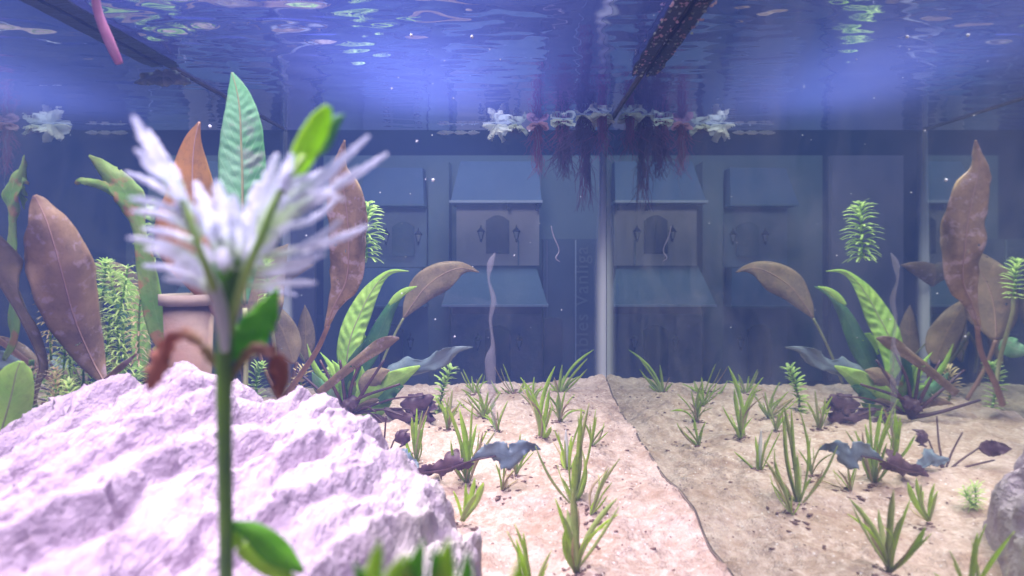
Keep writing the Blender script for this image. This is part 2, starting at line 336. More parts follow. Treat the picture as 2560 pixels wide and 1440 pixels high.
# ------------------------------------------------------------------ setting: sand, water, glass, haze
def fbm(x, y, z=0.0, o=4):
    return noise.fractal(Vector((x, y, z)), 0.6, 2.1, o)
def sand_h(x, y):
    h = 0.0046 * fbm(x * 20, y * 20, 3.1, 3) + 0.0022 * fbm(x * 62, y * 62, 9.0, 3) - 0.0012 * abs(fbm(x * 110, y * 110, 12.0, 3)) + 0.0006 * fbm(x * 240, y * 240, 5.0, 3)
    dx, dy = (XR - x) / 0.035, (D - y) / 0.05
    h += 0.0115 * math.exp(-(dx * dx + dy * dy))
    dx = (x + 0.02) / 0.05; dy = (D - y) / 0.03
    h += 0.003 * math.exp(-(dx * dx + dy * dy)) - 0.001
    return h
def grid(name, x0, x1, y0, y1, nx, ny, hf, mat, flip=False):
    vs = [(x0 + (x1 - x0) * i / nx, y0 + (y1 - y0) * j / ny, 0) for j in range(ny + 1) for i in range(nx + 1)]
    vs = [(x, y, hf(x, y)) for x, y, _ in vs]
    fs = [(j * (nx + 1) + i, j * (nx + 1) + i + 1, (j + 1) * (nx + 1) + i + 1, (j + 1) * (nx + 1) + i) for j in range(ny) for i in range(nx)]
    if flip: fs = [f[::-1] for f in fs]
    return mesh(name, vs, fs, mat)
tag(grid('sand', XL, XR, -0.12, D - 0.0005, 200, 420, sand_h, M['sand']), kind='structure')
def wave(x, y):
    near = min(1.0, max(0.0, (0.50 - y) / 0.26)); left = min(1.0, max(0.25, (0.03 - x) / 0.12))
    a = 0.00022 + 0.0027 * near * left
    v = noise.noise(Vector((x * 26, y * 60, 1.7))) + 0.5 * noise.noise(Vector((x * 60, y * 130, 4.4)))
    e = min(1.0, (x - XL) / 0.01, (XR - x) / 0.01, (D - y) / 0.01)
    return WZ + a * v * max(0, e)
tag(grid('water_surface', XL, XR, -0.12, D, 150, 420, wave, M['water']), kind='structure')

aq = thing('aquarium', (0, D / 2, 0), 'glass aquarium tank with silicone corner seams, its right pane mirroring the plants', 'aquarium')
def quad(name, vs, mat, par): return mesh(name, vs, [(0, 1, 2, 3)], mat, par, False)
TOP = WZ + 0.02; BOT = -0.02
quad('glass_pane', [(XR, -0.12, BOT), (XR, D, BOT), (XR, D, TOP), (XR, -0.12, TOP)], M['pane'], aq)['label'] = 'right glass pane mirroring the tank'
quad('glass_pane', [(XL, D, BOT), (XL, -0.12, BOT), (XL, -0.12, TOP), (XL, D, TOP)], M['pane'], aq)['label'] = 'left glass pane mirroring the brown leaves'
quad('glass_pane', [(XR, D, BOT), (XL, D, BOT), (XL, D, TOP), (XR, D, TOP)], M['back'], aq)['label'] = 'back glass pane'
for sx, x0, r in ((1, XR, 0.0116), (-1, XL, 0.0085)):
    vs, fs, us = [], [], []
    n = 8; zs = [BOT, 0.03, 0.06, 0.09, 0.12, 0.15, 0.18, 0.20, WZ - 0.002]
    for zi, z in enumerate(zs):
        for j in range(n + 1):
            th = math.pi / 2 * j / n; rr = r * (1.0 - 0.35 * max(0, (z - 0.09) / 0.14))
            vs.append((x0 - sx * (rr - rr * math.sin(th)) - sx * 0.0003, D - (rr - rr * math.cos(th)) - 0.0003, z)); us.append((j / n, z))
    for a in range(len(zs) - 1):
        for j in range(n): fs.append((a * (n + 1) + j, a * (n + 1) + j + 1, (a + 1) * (n + 1) + j + 1, (a + 1) * (n + 1) + j))
    mesh('silicone_seam', vs, fs, M['silicone'], aq, uv=us)
    tube('corner_line', [(x0 - sx * 0.0007, D - 0.0007, 0.0), (x0 - sx * 0.0007, D - 0.0007, 0.1), (x0 - sx * 0.0007, D - 0.0007, WZ)], [0.0006] * 3, M['dusky'], aq)
# thin dark lines along the sand and the waterline of the panes
pts = [(XR - 0.0003, y, sand_h(XR, y) + 0.0001) for y in np.linspace(0.1, D - 0.004, 40)]
tube('sand_line', pts, [0.00028 + 0.0003 * rnd.random() for _ in pts], M['sandline'], aq, 6, 120)
for s, x0 in ((1, XR), (-1, XL)):
    pts = [(x0 - s * 0.0008, y, WZ - 0.0004) for y in np.linspace(0.1, D - 0.006, 20)]
    tube('waterline', pts, [0.0009 + 0.0004 * rnd.random() for _ in pts], M['dusky'], aq, 6, 80)
# water haze
m, nt, out = newmat('water_haze'); g = N(nt)
pv = g.new('ShaderNodeVolumePrincipled', {'Color': (0.20, 0.33, 0.92, 1), 'Density': 0.215, 'Anisotropy': 0.0})
nt.links.new(pv.outputs[0], out.inputs['Volume'])
gz = Geo(); gz.box((XL - 0.35, -0.2, -0.06), (XR + 0.45, 1.6, WZ + 0.06))
tag(gz.obj('haze', m, None, False), kind='stuff')

# ------------------------------------------------------------------ room and doll houses behind the tank
rm = Geo(); rm.box((-2.5, 2.2, -0.8), (2.5, 2.25, 2.0)); tag(rm.obj('room_wall', M['room'], None, False), 'dark navy room wall far behind the tank', 'wall')
tb = Geo(); tb.box((-2.5, -0.3, -0.10), (2.5, 2.195, -0.07)); tag(tb.obj('table', M['room'], None, False), 'dark table top under the tank and the doll houses', 'table')
Zh = 1.5
def hp(x, y, dz=0.0): return P(x, y, Zh) + Vector((0, dz, 0))
def slab(name, x0, y0, x1, y1, d0, d1, mat, par):
    a = hp(x0, y1, d0); b = hp(x1, y0, d1); gg = Geo(); gg.box((a.x, a.y, a.z), (b.x, b.y, b.z)); return gg.obj(name, mat, par, False)
def arch(name, x0, y0, x1, y1, d0, d1, mat, par, rise=14):
    pts = [(x0, y1), (x1, y1), (x1, y0 + rise)]
    for i in range(1, 8):
        t = i / 8; pts.append((x1 + (x0 - x1) * t, y0 + rise - rise * math.sin(math.pi * t)))
    pts.append((x0, y0 + rise)); n = len(pts)
    vs = [hp(px, py, d0) for px, py in pts] + [hp(px, py, d1) for px, py in pts]
    fs = [tuple(range(n)), tuple(range(2 * n - 1, n - 1, -1))] + [(i, n + i, n + (i + 1) % n, (i + 1) % n) for i in range(n)]
    return mesh(name, vs, fs, mat, par, False)
def roof(name, xa, xb, y0, y1, xa2, xb2, mat, par, d=0.03):
    vs = [hp(xa2, y0, 0.005), hp(xb2, y0, 0.005), hp(xb, y1, -d), hp(xa, y1, -d), hp(xa2, y0, 0.03), hp(xb2, y0, 0.03), hp(xb, y1, 0.03), hp(xa, y1, 0.03)]
    return mesh(name, vs, [(0, 1, 2, 3)[::-1], (4, 5, 6, 7), (0, 4, 5, 1), (3, 2, 6, 7), (0, 3, 7, 4), (1, 5, 6, 2)], mat, par, False)
def lantern(x, y, par, s=1.0, d=-0.004):
    gg = Geo()
    def cone(y0, r0, y1, r1):
        c0, c1 = hp(x, y0, d), hp(x, y1, d); k = Zh * K * s; vs = []
        for c, r in ((c0, r0), (c1, r1)):
            for j in range(6): vs.append(c + Vector((math.cos(j * math.pi / 3) * r * k, math.sin(j * math.pi / 3) * r * k * 0.5, 0)))
        gg.add(vs, [(j, (j + 1) % 6, 6 + (j + 1) % 6, 6 + j) for j in range(6)] + [tuple(range(5, -1, -1)), tuple(range(6, 12))])
    cone(y - 20 * s, 0.5, y - 13 * s, 2); cone(y - 13 * s, 2, y - 4 * s, 10); cone(y - 4 * s, 10, y - 2 * s, 10)
    cone(y + 15 * s, 3, y + 20 * s, 3); cone(y + 20 * s, 3, y + 24 * s, 0.6)
    for q in (-7, 7):
        a, b = hp(x + q * s, y - 2 * s, d), hp(x + q * 0.4 * s, y + 15 * s, d)
        v, f, u = tube_geo([a, b], [0.0006, 0.0006], 5); gg.add(v, f, u)
    la = gg.obj('lantern', M['h_lamp'], par, False)
    gl = Geo(); a, b = hp(x, y - 2 * s, d), hp(x, y + 15 * s, d); v, f, u = tube_geo([a, b], [6.5 * Zh * K * s, 2.5 * Zh * K * s], 6); gl.add(v, f, u)
    gl.obj('lantern_glass', M['h_glass'], la, False)
def window(x0, y0, x1, y1, par, rise=14):
    fr = arch('window', x0 - 2, y0 - 2, x1 + 2, y1 + 2, -0.0035, 0.001, M['h_win'], par, rise)
    arch('pane', x0 + 1, y0 + 1, x1 - 1, y1 - 1, -0.0042, -0.003, M['h_dark'], fr, rise)
    slab('glazing_bar', (x0 + x1) / 2 - 1, y0 + 3, (x0 + x1) / 2 + 1, y1 - 2, -0.0055, -0.0043, M['h_win'], fr)
# middle house
h1 = thing('doll_house', hp(1245, 960), 'pale doll house with roof, arched window and lanterns, in the middle behind the back glass', 'doll house')
slab('wall', 1141, 512, 1348, 664, 0, 0.05, M['h_wall'], h1)['label'] = 'plain upper wall'
slab('wall', 1128, 770, 1357, 972, 0.0, 0.05, M['h_stone'], h1)['label'] = 'stone lower wall'
roof('roof', 1133, 1352, 402, 506, 1150, 1345, M['h_roof2'], h1); slab('gutter', 1130, 506, 1354, 512, -0.034, 0.05, M['h_trim'], h1)
roof('roof', 1112, 1366, 664, 757, 1135, 1340, M['h_roof'], h1, 0.035); slab('gutter', 1112, 757, 1368, 762, -0.038, 0.05, M['h_trim'], h1)
slab('red_band', 1132, 762, 1354, 784, -0.006, 0.0, M['h_red'], h1)
window(1217, 540, 1271, 632, h1); lantern(1203, 582, h1); lantern(1291, 582, h1)
dr = arch('door', 1213, 812, 1276, 940, -0.003, 0.001, M['h_win'], h1, 14); arch('door_leaf', 1222, 820, 1268, 938, -0.004, -0.0025, M['h_dark'], dr, 12)
lantern(1195, 852, h1); lantern(1298, 852, h1)
slab('corner_board', 1294, 600, 1298, 663, -0.0025, -0.0, M['h_wall2'], h1)
for xx in (1268, 1338):
    gg = Geo(); gg.box(tuple(hp(xx, 528, -0.02)), tuple(hp(xx + 5, 513, -0.012))); gg.obj('bracket', M['h_lamp'], h1, False)
# left house, dimmer
h2 = thing('doll_house', hp(990, 960, 0.02), 'grey blue doll house facade, left of the dark gap and partly behind the leaves', 'doll house')
slab('wall', 900, 516, 1062, 668, 0.02, 0.05, M['h_wall2'], h2); slab('wall', 900, 768, 1068, 972, 0.02, 0.05, M['h_wall2'], h2)
roof('roof', 893, 1062, 418, 512, 915, 1055, M['h_roof2'], h2, 0.01); slab('gutter', 893, 512, 1064, 516, -0.012, 0.05, M['h_roof'], h2)
roof('roof', 890, 1060, 670, 762, 905, 1050, M['h_roof2'], h2, 0.01); slab('gutter', 890, 762, 1064, 767, -0.014, 0.05, M['h_roof'], h2)
arch('window', 974, 552, 1030, 640, 0.016, 0.021, M['h_roof'], h2); arch('door', 944, 814, 1002, 950, 0.016, 0.021, M['h_dark'], h2)
lantern(960, 588, h2, 1, 0.014); lantern(1042, 588, h2, 1, 0.014); lantern(1022, 856, h2, 1, 0.014)
# dark printed box on the right with lettering
bx = thing('printed_box', hp(1412, 960), 'dark box with pale upright lettering beside the right corner seam', 'box')
slab('box_body', 1358, 598, 1494, 972, -0.01, 0.04, M['panel'], bx)
slab('side_strip', 1436, 600, 1439, 900, -0.0115, -0.0102, M['h_trim'], bx)
slab('side_strip', 1366, 600, 1368, 900, -0.0115, -0.0102, M['board2'], bx)
arch('doorway', 1360, 792, 1404, 935, -0.0135, -0.0102, M['h_dark'], bx, 3)
def text(s, x, y, size, par):
    cu = bpy.data.curves.new('lettering', 'FONT'); cu.body = s; cu.size = size; cu.extrude = 0.0003; cu.space_character = 1.1
    t = bpy.data.objects.new('t', cu); C.objects.link(t); bpy.context.view_layer.update()
    me = bpy.data.meshes.new_from_object(t); bpy.data.objects.remove(t)
    rot = Matrix.Rotation(R(90), 4, 'X') ; rz = Matrix.Rotation(R(-90), 4, 'Y')
    me.transform(Matrix.Translation(hp(x, y, -0.0108)) @ rz @ rot); me.materials.clear(); me.materials.append(M['letter'])
    return link(bpy.data.objects.new('lettering', me), par)
text('ables Vanliga', 1468, 888, 0.026, bx)
slab('pillar', 1068, 400, 1120, 972, 0.012, 0.05, M['board'], thing('white_post', hp(1094, 960, .02), 'grey post between the two doll houses', 'post'))
bb = Geo(); a = hp(776, 972, 0.06); b = hp(1512, 371, 0.07); bb.box(tuple(a), tuple(b))
tag(bb.obj('backing_board', M['board'], None, False), 'plain grey green board behind the doll houses, ending at a dark gap on its left', 'board')
bb = Geo(); a = hp(560, 972, 0.06); b = hp(752, 371, 0.07); bb.box(tuple(a), tuple(b))
tag(bb.obj('backing_board', M['board2'], None, False), 'lavender board left of the dark gap, seen mirrored beside the right hand seam', 'board')

# ------------------------------------------------------------------ rock
def rock():
    prof = [(-0.215, .034), (-0.190, .040), (-0.164, .050), (-0.142, .060), (-0.126, .063), (-0.116, .069), (-0.102, .064), (-0.086, .053), (-0.067, .056),
            (-0.057, .055), (-0.044, .046), (-0.034, .036), (-0.024, .028), (-0.0180, .021), (-0.0150, .002), (-0.0120, -0.012), (0.0, -0.02)]
    px = [p[0] for p in prof]; pz = [p[1] for p in prof]
    nx, ny = 330, 330; x0, x1, y0, y1 = XL + 0.001, -0.004, 0.07, 0.36
    vs = []
    for j in range(ny + 1):
        y = y0 + (y1 - y0) * j / ny
        for i in range(nx + 1):
            x = x0 + (x1 - x0) * i / nx
            # ridge runs slightly nearer on the right
            yr = 0.270 - 0.10 * (x + 0.10)
            sh = x + (y - 0.222) * 0.54 if y > 0.222 else x - 0.0148 + 0.0667 * y
            sh -= 0.003; base = float(np.interp(sh, px, pz))
            t = (y - yr)
            if t > 0: f = 1 - (t / 0.022) ** 2.2
            else: f = 1 - 0.33 * (min(1, -t / 0.2)) ** 1.2
            h = (base * max(f, -0.3) if base > 0 else base) - 0.014 * min(1.0, max(0.0, -f) * 3) - (0.004 if base < 0.001 else 0)
            # strata running up to the right
            s = (x - 0.22 * y) + 0.006 * noise.noise(Vector((x * 14, y * 14, 31))); l = y
            st = noise.noise(Vector((s * 75, l * 14, 0.3)))
            st2 = noise.noise(Vector((s * 190, l * 45, 5.3)))
            k = min(1.0, max(0.0, (h - 0.001) / 0.02))
            stp = (s * 54 + 0.25 * noise.noise(Vector((x * 50, y * 50, 3)))) % 1.0
            stp = stp if stp < 0.80 else (1 - stp) / 0.20 * 0.80
            h += k * (0.0060 * (1 - abs(st) * 2) - 0.0060 + 0.0085 * stp + 0.0034 * st2 + 0.0016 * abs(fbm(x * 190, y * 120, 1, 5)) + 0.0016 * fbm(x * 40, y * 40, 8, 3))
            dx = 0.0025 * fbm(x * 90, y * 90, 21 + h * 40, 3) * k
            vs.append((x + dx, y + dx * 0.7, max(h, -0.012)))
    fs = [(j * (nx + 1) + i, j * (nx + 1) + i + 1, (j + 1) * (nx + 1) + i + 1, (j + 1) * (nx + 1) + i) for j in range(ny) for i in range(nx)]
    # close the underside
    edge = [i for i in range(nx + 1)] + [j * (nx + 1) + nx for j in range(1, ny + 1)] + [ny * (nx + 1) + i for i in range(nx - 1, -1, -1)] + [j * (nx + 1) for j in range(ny - 1, 0, -1)]
    o = len(vs); vs += [(vs[e][0], vs[e][1], -0.015) for e in edge]; m = len(edge)
    fs += [(edge[i], o + i, o + (i + 1) % m, edge[(i + 1) % m]) for i in range(m)] + [tuple(o + i for i in range(m))]
    ob = mesh('limestone_rock', vs, fs, M['rock'])
    tag(ob, 'large pinkish white layered limestone rock lying on the sand in the lower left', 'rock')
rock()

# ------------------------------------------------------------------ leaves
def blade_mesh(name, rows, mat, par, n=34, nc=5, cup=0.25, ruff=0.0, rf=5.0, crink=0.0, cn=14, tilt=0.0, seed=0, thick=0.00018, wav=0.0, lab=None, midrib=None):
    """rows: photo x, y, relative depth, left and right half width in photo pixels"""
    s = spline(rows, n); cen = [P(*q[:3]) for q in s]; vs, uv = [], []
    for i, q in enumerate(s):
        t = i / n; T = (cen[min(i + 1, n)] - cen[max(i - 1, 0)])
        T = T.normalized() if T.length > 0 else Vector((0, 0, 1))
        view = (cen[i] - Vector((0, 0, H))).normalized()
        S = T.cross(view); S = S.normalized() if S.length > 1e-3 else Vector((1, 0, 0))
        if S.x < 0 and abs(T.z) > abs(T.x): S = -S
        elif abs(T.z) <= abs(T.x) and S.z > 0: S = -S
        S = Matrix.Rotation(tilt * (0.6 + 0.4 * t), 3, T) @ S
        Nn = S.cross(T); 
        if Nn.y > 0: Nn = -Nn
        kk = q[2] * K; wl, wr = max(0.3, q[3]) * kk, max(0.3, q[4]) * kk
        for j in range(-nc, nc + 1):
            v = j / nc; ww = wr if v > 0 else wl
            off = -cup * ww * v * v
            off += ruff * ww * v * v * noise.noise(Vector((t * rf, v * 0.8 + (3 if v > 0 else 0), seed * 3.7))) * 2
            if crink: off += crink * ww * (0.55 + 0.9 * noise.noise(Vector((t * cn * .8, v * 2.5, seed)))) * math.sin(2 * math.pi * (t * cn - abs(v) * 1.3 + 0.35 * noise.noise(Vector((t * 9, v * 3, seed + 5)))) + (1.6 if v > 0 else 0)) * (0.25 + 0.75 * math.sin(math.pi * min(1, abs(v)))) * min(1, 4 * t) * min(1, 3 * (1 - t))
            ed = 1 + wav * noise.noise(Vector((t * rf * 3, 9.1 + (5 if v > 0 else 0), seed))) * abs(v) 
            vs.append(cen[i] + S * (v * ww * ed) + Nn * off); uv.append((t, 0.5 + v / 2))
    w_ = 2 * nc + 1
    m_ = len(vs); vs2 = []
    # back face gives the blade a thickness
    fs = [(i * w_ + j, i * w_ + j + 1, (i + 1) * w_ + j + 1, (i + 1) * w_ + j) for i in range(n) for j in range(w_ - 1)]
    ob = mesh(name, vs, fs, mat, par, True, uv)
    sm = ob.modifiers.new('thickness', 'SOLIDIFY'); sm.thickness = thick; sm.offset = 0
    if lab: ob['label'] = lab
    if midrib:
        idx = [i * w_ + nc for i in range(0, n + 1, 2)]
        r0 = midrib
        v, f, u = tube_geo([Vector(vs[i]) + Vector((0, -0.0002, 0)) for i in idx], [r0 * (1 - 0.8 * k / len(idx)) for k in range(len(idx))], 5)
        mesh('midrib', v, f, M['rib'] if 'brown' in mat.name or 'orange' in mat.name else M['stem_pale'], ob, uv=u)
    return ob
def stem(par, rows, mat, r=2.2, r2=None, name='stem'):
    """rows: photo x, y, depth; r in photo pixels"""
    r2 = r if r2 is None else r2
    pts = [P(*q) for q in rows]; nn = len(rows)
    return tube(name, pts, [(r + (r2 - r) * i / (nn - 1)) * rows[i][2] * K for i in range(nn)], mat, par)
def strap(x0, y0, z0, x1, y1, z1, w, bend=0.0, n=6):
    out = []
    for i in range(n + 1):
        t = i / n; nx_, ny_ = -(y1 - y0), (x1 - x0); b = bend * math.sin(math.pi * t)
        ww = w * (0.62, 0.85, 1.0, 1.05, 1.0, 0.8, 0.3)[i]
        out.append((x0 + (x1 - x0) * t + nx_ * b, y0 + (y1 - y0) * t + ny_ * b, z0 + (z1 - z0) * t, ww, ww))
    return out
def oval(x0, y0, z0, x1, y1, z1, w, bend=0.0, asym=1.0, n=6, sharp=0.75):
    """rows for a pointed leaf from base to tip"""
    out = []
    for i in range(n + 1):
        t = i / n; nx_, ny_ = -(y1 - y0), (x1 - x0)
        b = bend * math.sin(math.pi * t)
        ww = w * (math.sin(math.pi * min(1, t ** sharp * 0.97 + 0.03))) ** 0.85
        out.append((x0 + (x1 - x0) * t + nx_ * b, y0 + (y1 - y0) * t + ny_ * b, z0 + (z1 - z0) * t, ww, ww * asym))
    return out

# --- big brown sword plant at the far left
p = thing('sword_plant', P(262, 1040, .54), 'broad brown leaf standing at the far left beside the left pane', 'water plant')
blade_mesh('leaf', [(285, 1010, .525, 5, 5), (258, 950, .52, 12, 10), (231, 900, .515, 31, 31), (188, 800, .496, 58, 57), (160, 700, .478, 72, 72), (144, 640, .469, 66, 66), (120, 560, .460, 45, 45), (98, 510, .458, 22, 22), (86, 488, .456, 3, 5)], M['brown'], p, 60, 8, 0.35, 0.35, 5, wav=0.08, seed=1, midrib=0.0005)
stem(p, [(285, 1005, .53), (290, 1080, .53), (300, 1190, .54)], M['petiole'], 5)
blade_mesh('leaf', [(262, 950, .52, 4, 4), (300, 920, .5, 8, 8), (342, 884, .49, 2, 2)], M['brown'], p, 16, 3, seed=2)
# --- green curling leaves left
p = thing('sword_plant', P(420, 1100, .57), 'tall olive green plant curling over to the left with orange patches', 'water plant')
blade_mesh('leaf', [(428, 900, .54, 8, 8), (402, 830, .54, 26, 20), (380, 740, .535, 26, 22), (362, 650, .53, 20, 20), (346, 570, .525, 14, 16), (325, 500, .52, 30, 36), (290, 450, .515, 26, 28), (252, 412, .51, 15, 15), (222, 388, .505, 2, 2)], M['olive'], p, 70, 7, 0.3, 0.5, 9, wav=0.12, seed=4, crink=0.08, cn=18)
blade_mesh('leaf', [(335, 520, .53, 6, 10), (300, 480, .52, 18, 18), (250, 462, .51, 11, 11), (205, 452, .5, 8, 9), (188, 460, .5, 4, 4)], M['olive'], p, 26, 4, 0.4, 0.5, 6, wav=0.2, seed=6)
stem(p, [(432, 900, .56), (430, 980, .56), (425, 1180, .57)], M['stem'], 6)
# --- tall blue-green leaf
p = thing('sword_plant', P(600, 1120, .50), 'tall crinkled blue green leaf rising above the pale front plant', 'water plant')
blade_mesh('leaf', [(612, 760, .50, 6, 6), (610, 640, .50, 40, 36), (607, 520, .50, 54, 50), (606, 430, .50, 56, 56), (603, 350, .50, 50, 54), (600, 280, .50, 36, 44), (592, 225, .50, 22, 26), (580, 181, .50, 2, 3)], M['teal'], p, 110, 9, 0.45, 0.15, 5, crink=0.075, cn=20, seed=9, midrib=0.0008, wav=0.05)
stem(p, [(612, 770, .50), (615, 900, .50), (610, 1120, .50)], M['stem_pale'], 6)
# --- orange brown leaf
p = thing('sword_plant', P(520, 1130, .52), 'orange brown pointed leaf standing behind the pale front plant', 'water plant')
blade_mesh('leaf', [(545, 790, .52, 8, 8), (520, 720, .51, 40, 40), (494, 640, .50, 80, 66), (484, 560, .50, 88, 60), (482, 470, .50, 56, 50), (482, 410, .50, 42, 36), (488, 350, .50, 24, 14), (499, 304, .50, 2, 2)], M['orange'], p, 46, 8, 0.4, 0.25, 4, seed=11, midrib=0.0006)
stem(p, [(545, 785, .52), (560, 900, .52), (560, 1100, .52)], M['petiole'], 7)
# --- tall pinkish brown leaf right of the front plant
p = thing('sword_plant', P(735, 1010, .70), 'tall pinkish brown leaf rising to the surface on a long slanting stalk', 'water plant')
blade_mesh('leaf', [(815, 820, .64, 5, 5), (838, 760, .635, 18, 16), (866, 700, .63, 42, 38), (872, 620, .62, 48, 42), (868, 540, .615, 48, 48), (858, 470, .61, 38, 42), (850, 420, .608, 20, 18), (855, 380, .606, 9, 10), (862, 350, .605, 2, 2)], M['brown'], p, 60, 7, 0.3, 0.6, 6, seed=13, midrib=0.0005, wav=0.16)
stem(p, [(820, 815, .64), (790, 880, .66), (735, 960, .68), (700, 1010, .70)], M['petiole'], 6, 8)
# --- the green-and-brown plant at the middle left (its base shows in the mirror)
p = thing('sword_plant', P(880, 1040, .78), 'low bushy plant with dimpled green, grey and brown leaves, right of the tall pinkish leaf', 'water plant')
blade_mesh('leaf', [(880, 960, .84, 5, 5), (868, 900, .845, 24, 24), (878, 840, .85, 30, 30), (900, 785, .86, 30, 28), (925, 735, .865, 22, 20), (955, 695, .87, 10, 10), (985, 678, .87, 5, 5), (1022, 678, .87, 1, 1)], M['green'], p, 90, 8, 0.2, 0.1, 6, crink=0.15, cn=15, seed=15, midrib=0.0006)
blade_mesh('leaf', [(890, 960, .88, 8, 8), (915, 900, .88, 26, 22), (945, 840, .88, 24, 22), (975, 775, .88, 14, 14), (1000, 738, .885, 9, 9), (1040, 716, .89, 1, 1)], M['dkgreen'], p, 40, 5, 0.3, 0.4, 6, crink=0.06, seed=16)
blade_mesh('leaf', [(972, 762, .87, 3, 3), (990, 745, .87, 9, 9), (1015, 728, .87, 9, 6), (1042, 716, .87, 1, 1)], M['green'], p, 18, 4, seed=17)
blade_mesh('leaf', [(795, 985, .72, 10, 10), (850, 940, .72, 12, 10), (900, 898, .72, 12, 14), (945, 868, .72, 18, 16), (975, 852, .72, 13, 12), (998, 845, .72, 2, 2)], M['brown'], p, 34, 5, 0.3, 0.4, 5, seed=18, lab='pinkish brown leaf lying low')
blade_mesh('leaf', [(900, 1000, .8, 10, 10), (960, 960, .8, 22, 22), (1010, 925, .8, 28, 22), (1060, 915, .79, 16, 16), (1105, 895, .78, 22, 22), (1140, 875, .78, 9, 9), (1182, 868, .78, 1, 1)], M['grey'], p, 44, 6, 0.2, 0.7, 6, seed=19, wav=0.2, lab='grey blue leaf pointing right')
blade_mesh('leaf', [(880, 1020, .79, 8, 8), (930, 985, .79, 22, 18), (985, 955, .79, 28, 20), (1025, 930, .79, 14, 10), (1050, 915, .79, 2, 2)], M['green'], p, 34, 5, 0.3, 0.4, 6, seed=20, crink=0.05)
for i, (a, b, c, d_, w_, mt) in enumerate([(870, 1030, 905, 915, 20, 'green'), (905, 985, 975, 925, 26, 'brown_pale'), (860, 1010, 830, 900, 14, 'green'), (850, 1000, 780, 930, 18, 'teal'),
        (850, 1020, 800, 880, 10, 'green'), (880, 1030, 950, 1000, 18, 'brown_pale'), (880, 1000, 845, 905, 12, 'olive'), (855, 985, 768, 860, 8, 'green'), (900, 1030, 980, 1005, 16, 'green'), (950, 1010, 1010, 965, 20, 'dkgreen'),
        (860, 1020, 760, 1010, 14, 'brown'), (870, 1000, 915, 850, 12, 'dkgreen')]):
    blade_mesh('leaf', oval(a, b, .79, c, d_, .80 - 0.01 * (i % 4), w_, 0.12 * (-1) ** i), M[mt], p, 20, 4, 0.3, 0.5, 4, seed=30 + i, wav=0.15)
blade_mesh('leaf', [(900, 905, .9, 8, 8), (898, 880, .9, 22, 22), (900, 855, .9, 24, 24), (902, 832, .9, 6, 6)], M['lime'], p, 20, 5, .3, .4, 4, seed=29, wav=.3)
for a, b, c, d_ in ((905, 985, 960, 900), (880, 960, 915, 880), (840, 980, 800, 900), (825, 1000, 740, 925), (860, 980, 850, 900), (800, 1030, 700, 1000), (890, 1000, 1000, 960)):
    stem(p, [(868, 1045, .78), (a, b, .77), (c, d_, .77)], M['stem_dark'], 6, 3)
for a, b in ((1060, 990), (1090, 1035), (1010, 1040), (960, 1060), (940, 1030)):
    stem(p, [(880, 1035, .78), ((880 + a) / 2 + 6, (1035 + b) / 2 - 14, .77), (a, b, .765)], M['stem_dark'], 3, 2)
for i, (a, b, c, d_, w_) in enumerate([(1000, 1010, 1085, 990, 26), (960, 1020, 1050, 1045, 16), (1020, 1015, 1090, 1050, 22), (900, 1000, 850, 1030, 18), (930, 1035, 1000, 1065, 12), (1050, 1000, 1095, 1020, 20)]):
    blade_mesh('leaf', oval(a, b, .77, c, d_, .76, w_, 0.1), M['purple'], p, 18, 4, 0.4, 0.9, 6, seed=50 + i, wav=0.4, lab='dark purple leaf low on the plant')
# --- brown translucent leaf on thin stalk
p = thing('sword_plant', P(930, 965, .96), 'bent pale brown leaf on a thin stalk in front of the doll houses', 'water plant')
blade_mesh('leaf', [(1008, 796, .96, 2, 2), (1030, 762, .96, 24, 18), (1062, 720, .96, 38, 34), (1100, 690, .965, 34, 40), (1140, 672, .965, 20, 26), (1172, 672, .97, 9, 8), (1198, 681, .97, 1, 1)], M['brown_pale'], p, 44, 7, 0.25, 0.25, 4, seed=60, midrib=0.0005)
stem(p, [(1009, 795, .96), (985, 840, .96), (960, 895, .96), (935, 960, .96)], M['stem_pale'], 3.2)
# --- leaves standing by the left back corner
p = thing('sword_plant', P(730, 960, .93), 'dull brown oval leaves standing in front of the left corner seam', 'water plant')
blade_mesh('leaf', oval(760, 905, .97, 762, 762, .97, 24, 0.02), M['brown_pale'], p, 26, 5, 0.3, 0.2, 4, seed=62)
blade_mesh('leaf', oval(735, 910, .90, 655, 740, .88, 36, 0.05), M['brown_pale'], p, 30, 6, 0.3, 0.3, 4, seed=63)
blade_mesh('leaf', oval(650, 730, .97, 785, 662, .97, 26, -0.1), M['brown'], p, 30, 6, 0.3, 0.3, 4, seed=64)
stem(p, [(762, 905, .97), (748, 880, .96), (715, 840, .95)], M['stem_pale'], 2); stem(p, [(742, 905, .93), (735, 935, .93), (730, 965, .93)], M['petiole'], 5)
stem(p, [(640, 820, .9), (670, 870, .9), (705, 930, .92)], M['stem_pale'], 4)
# --- bright green leaf, left edge
p = thing('sword_plant', P(30, 1150, .44), 'rounded light green leaf at the left edge above the rock', 'water plant')
blade_mesh('leaf', [(-10, 1120, .44, 30, 20), (12, 1050, .44, 60, 46), (30, 985, .438, 50, 44), (42, 930, .436, 30, 30), (52, 903, .436, 6, 6)], M['green'], p, 30, 6, 0.4, 0.2, 4, seed=65, midrib=0.0004)
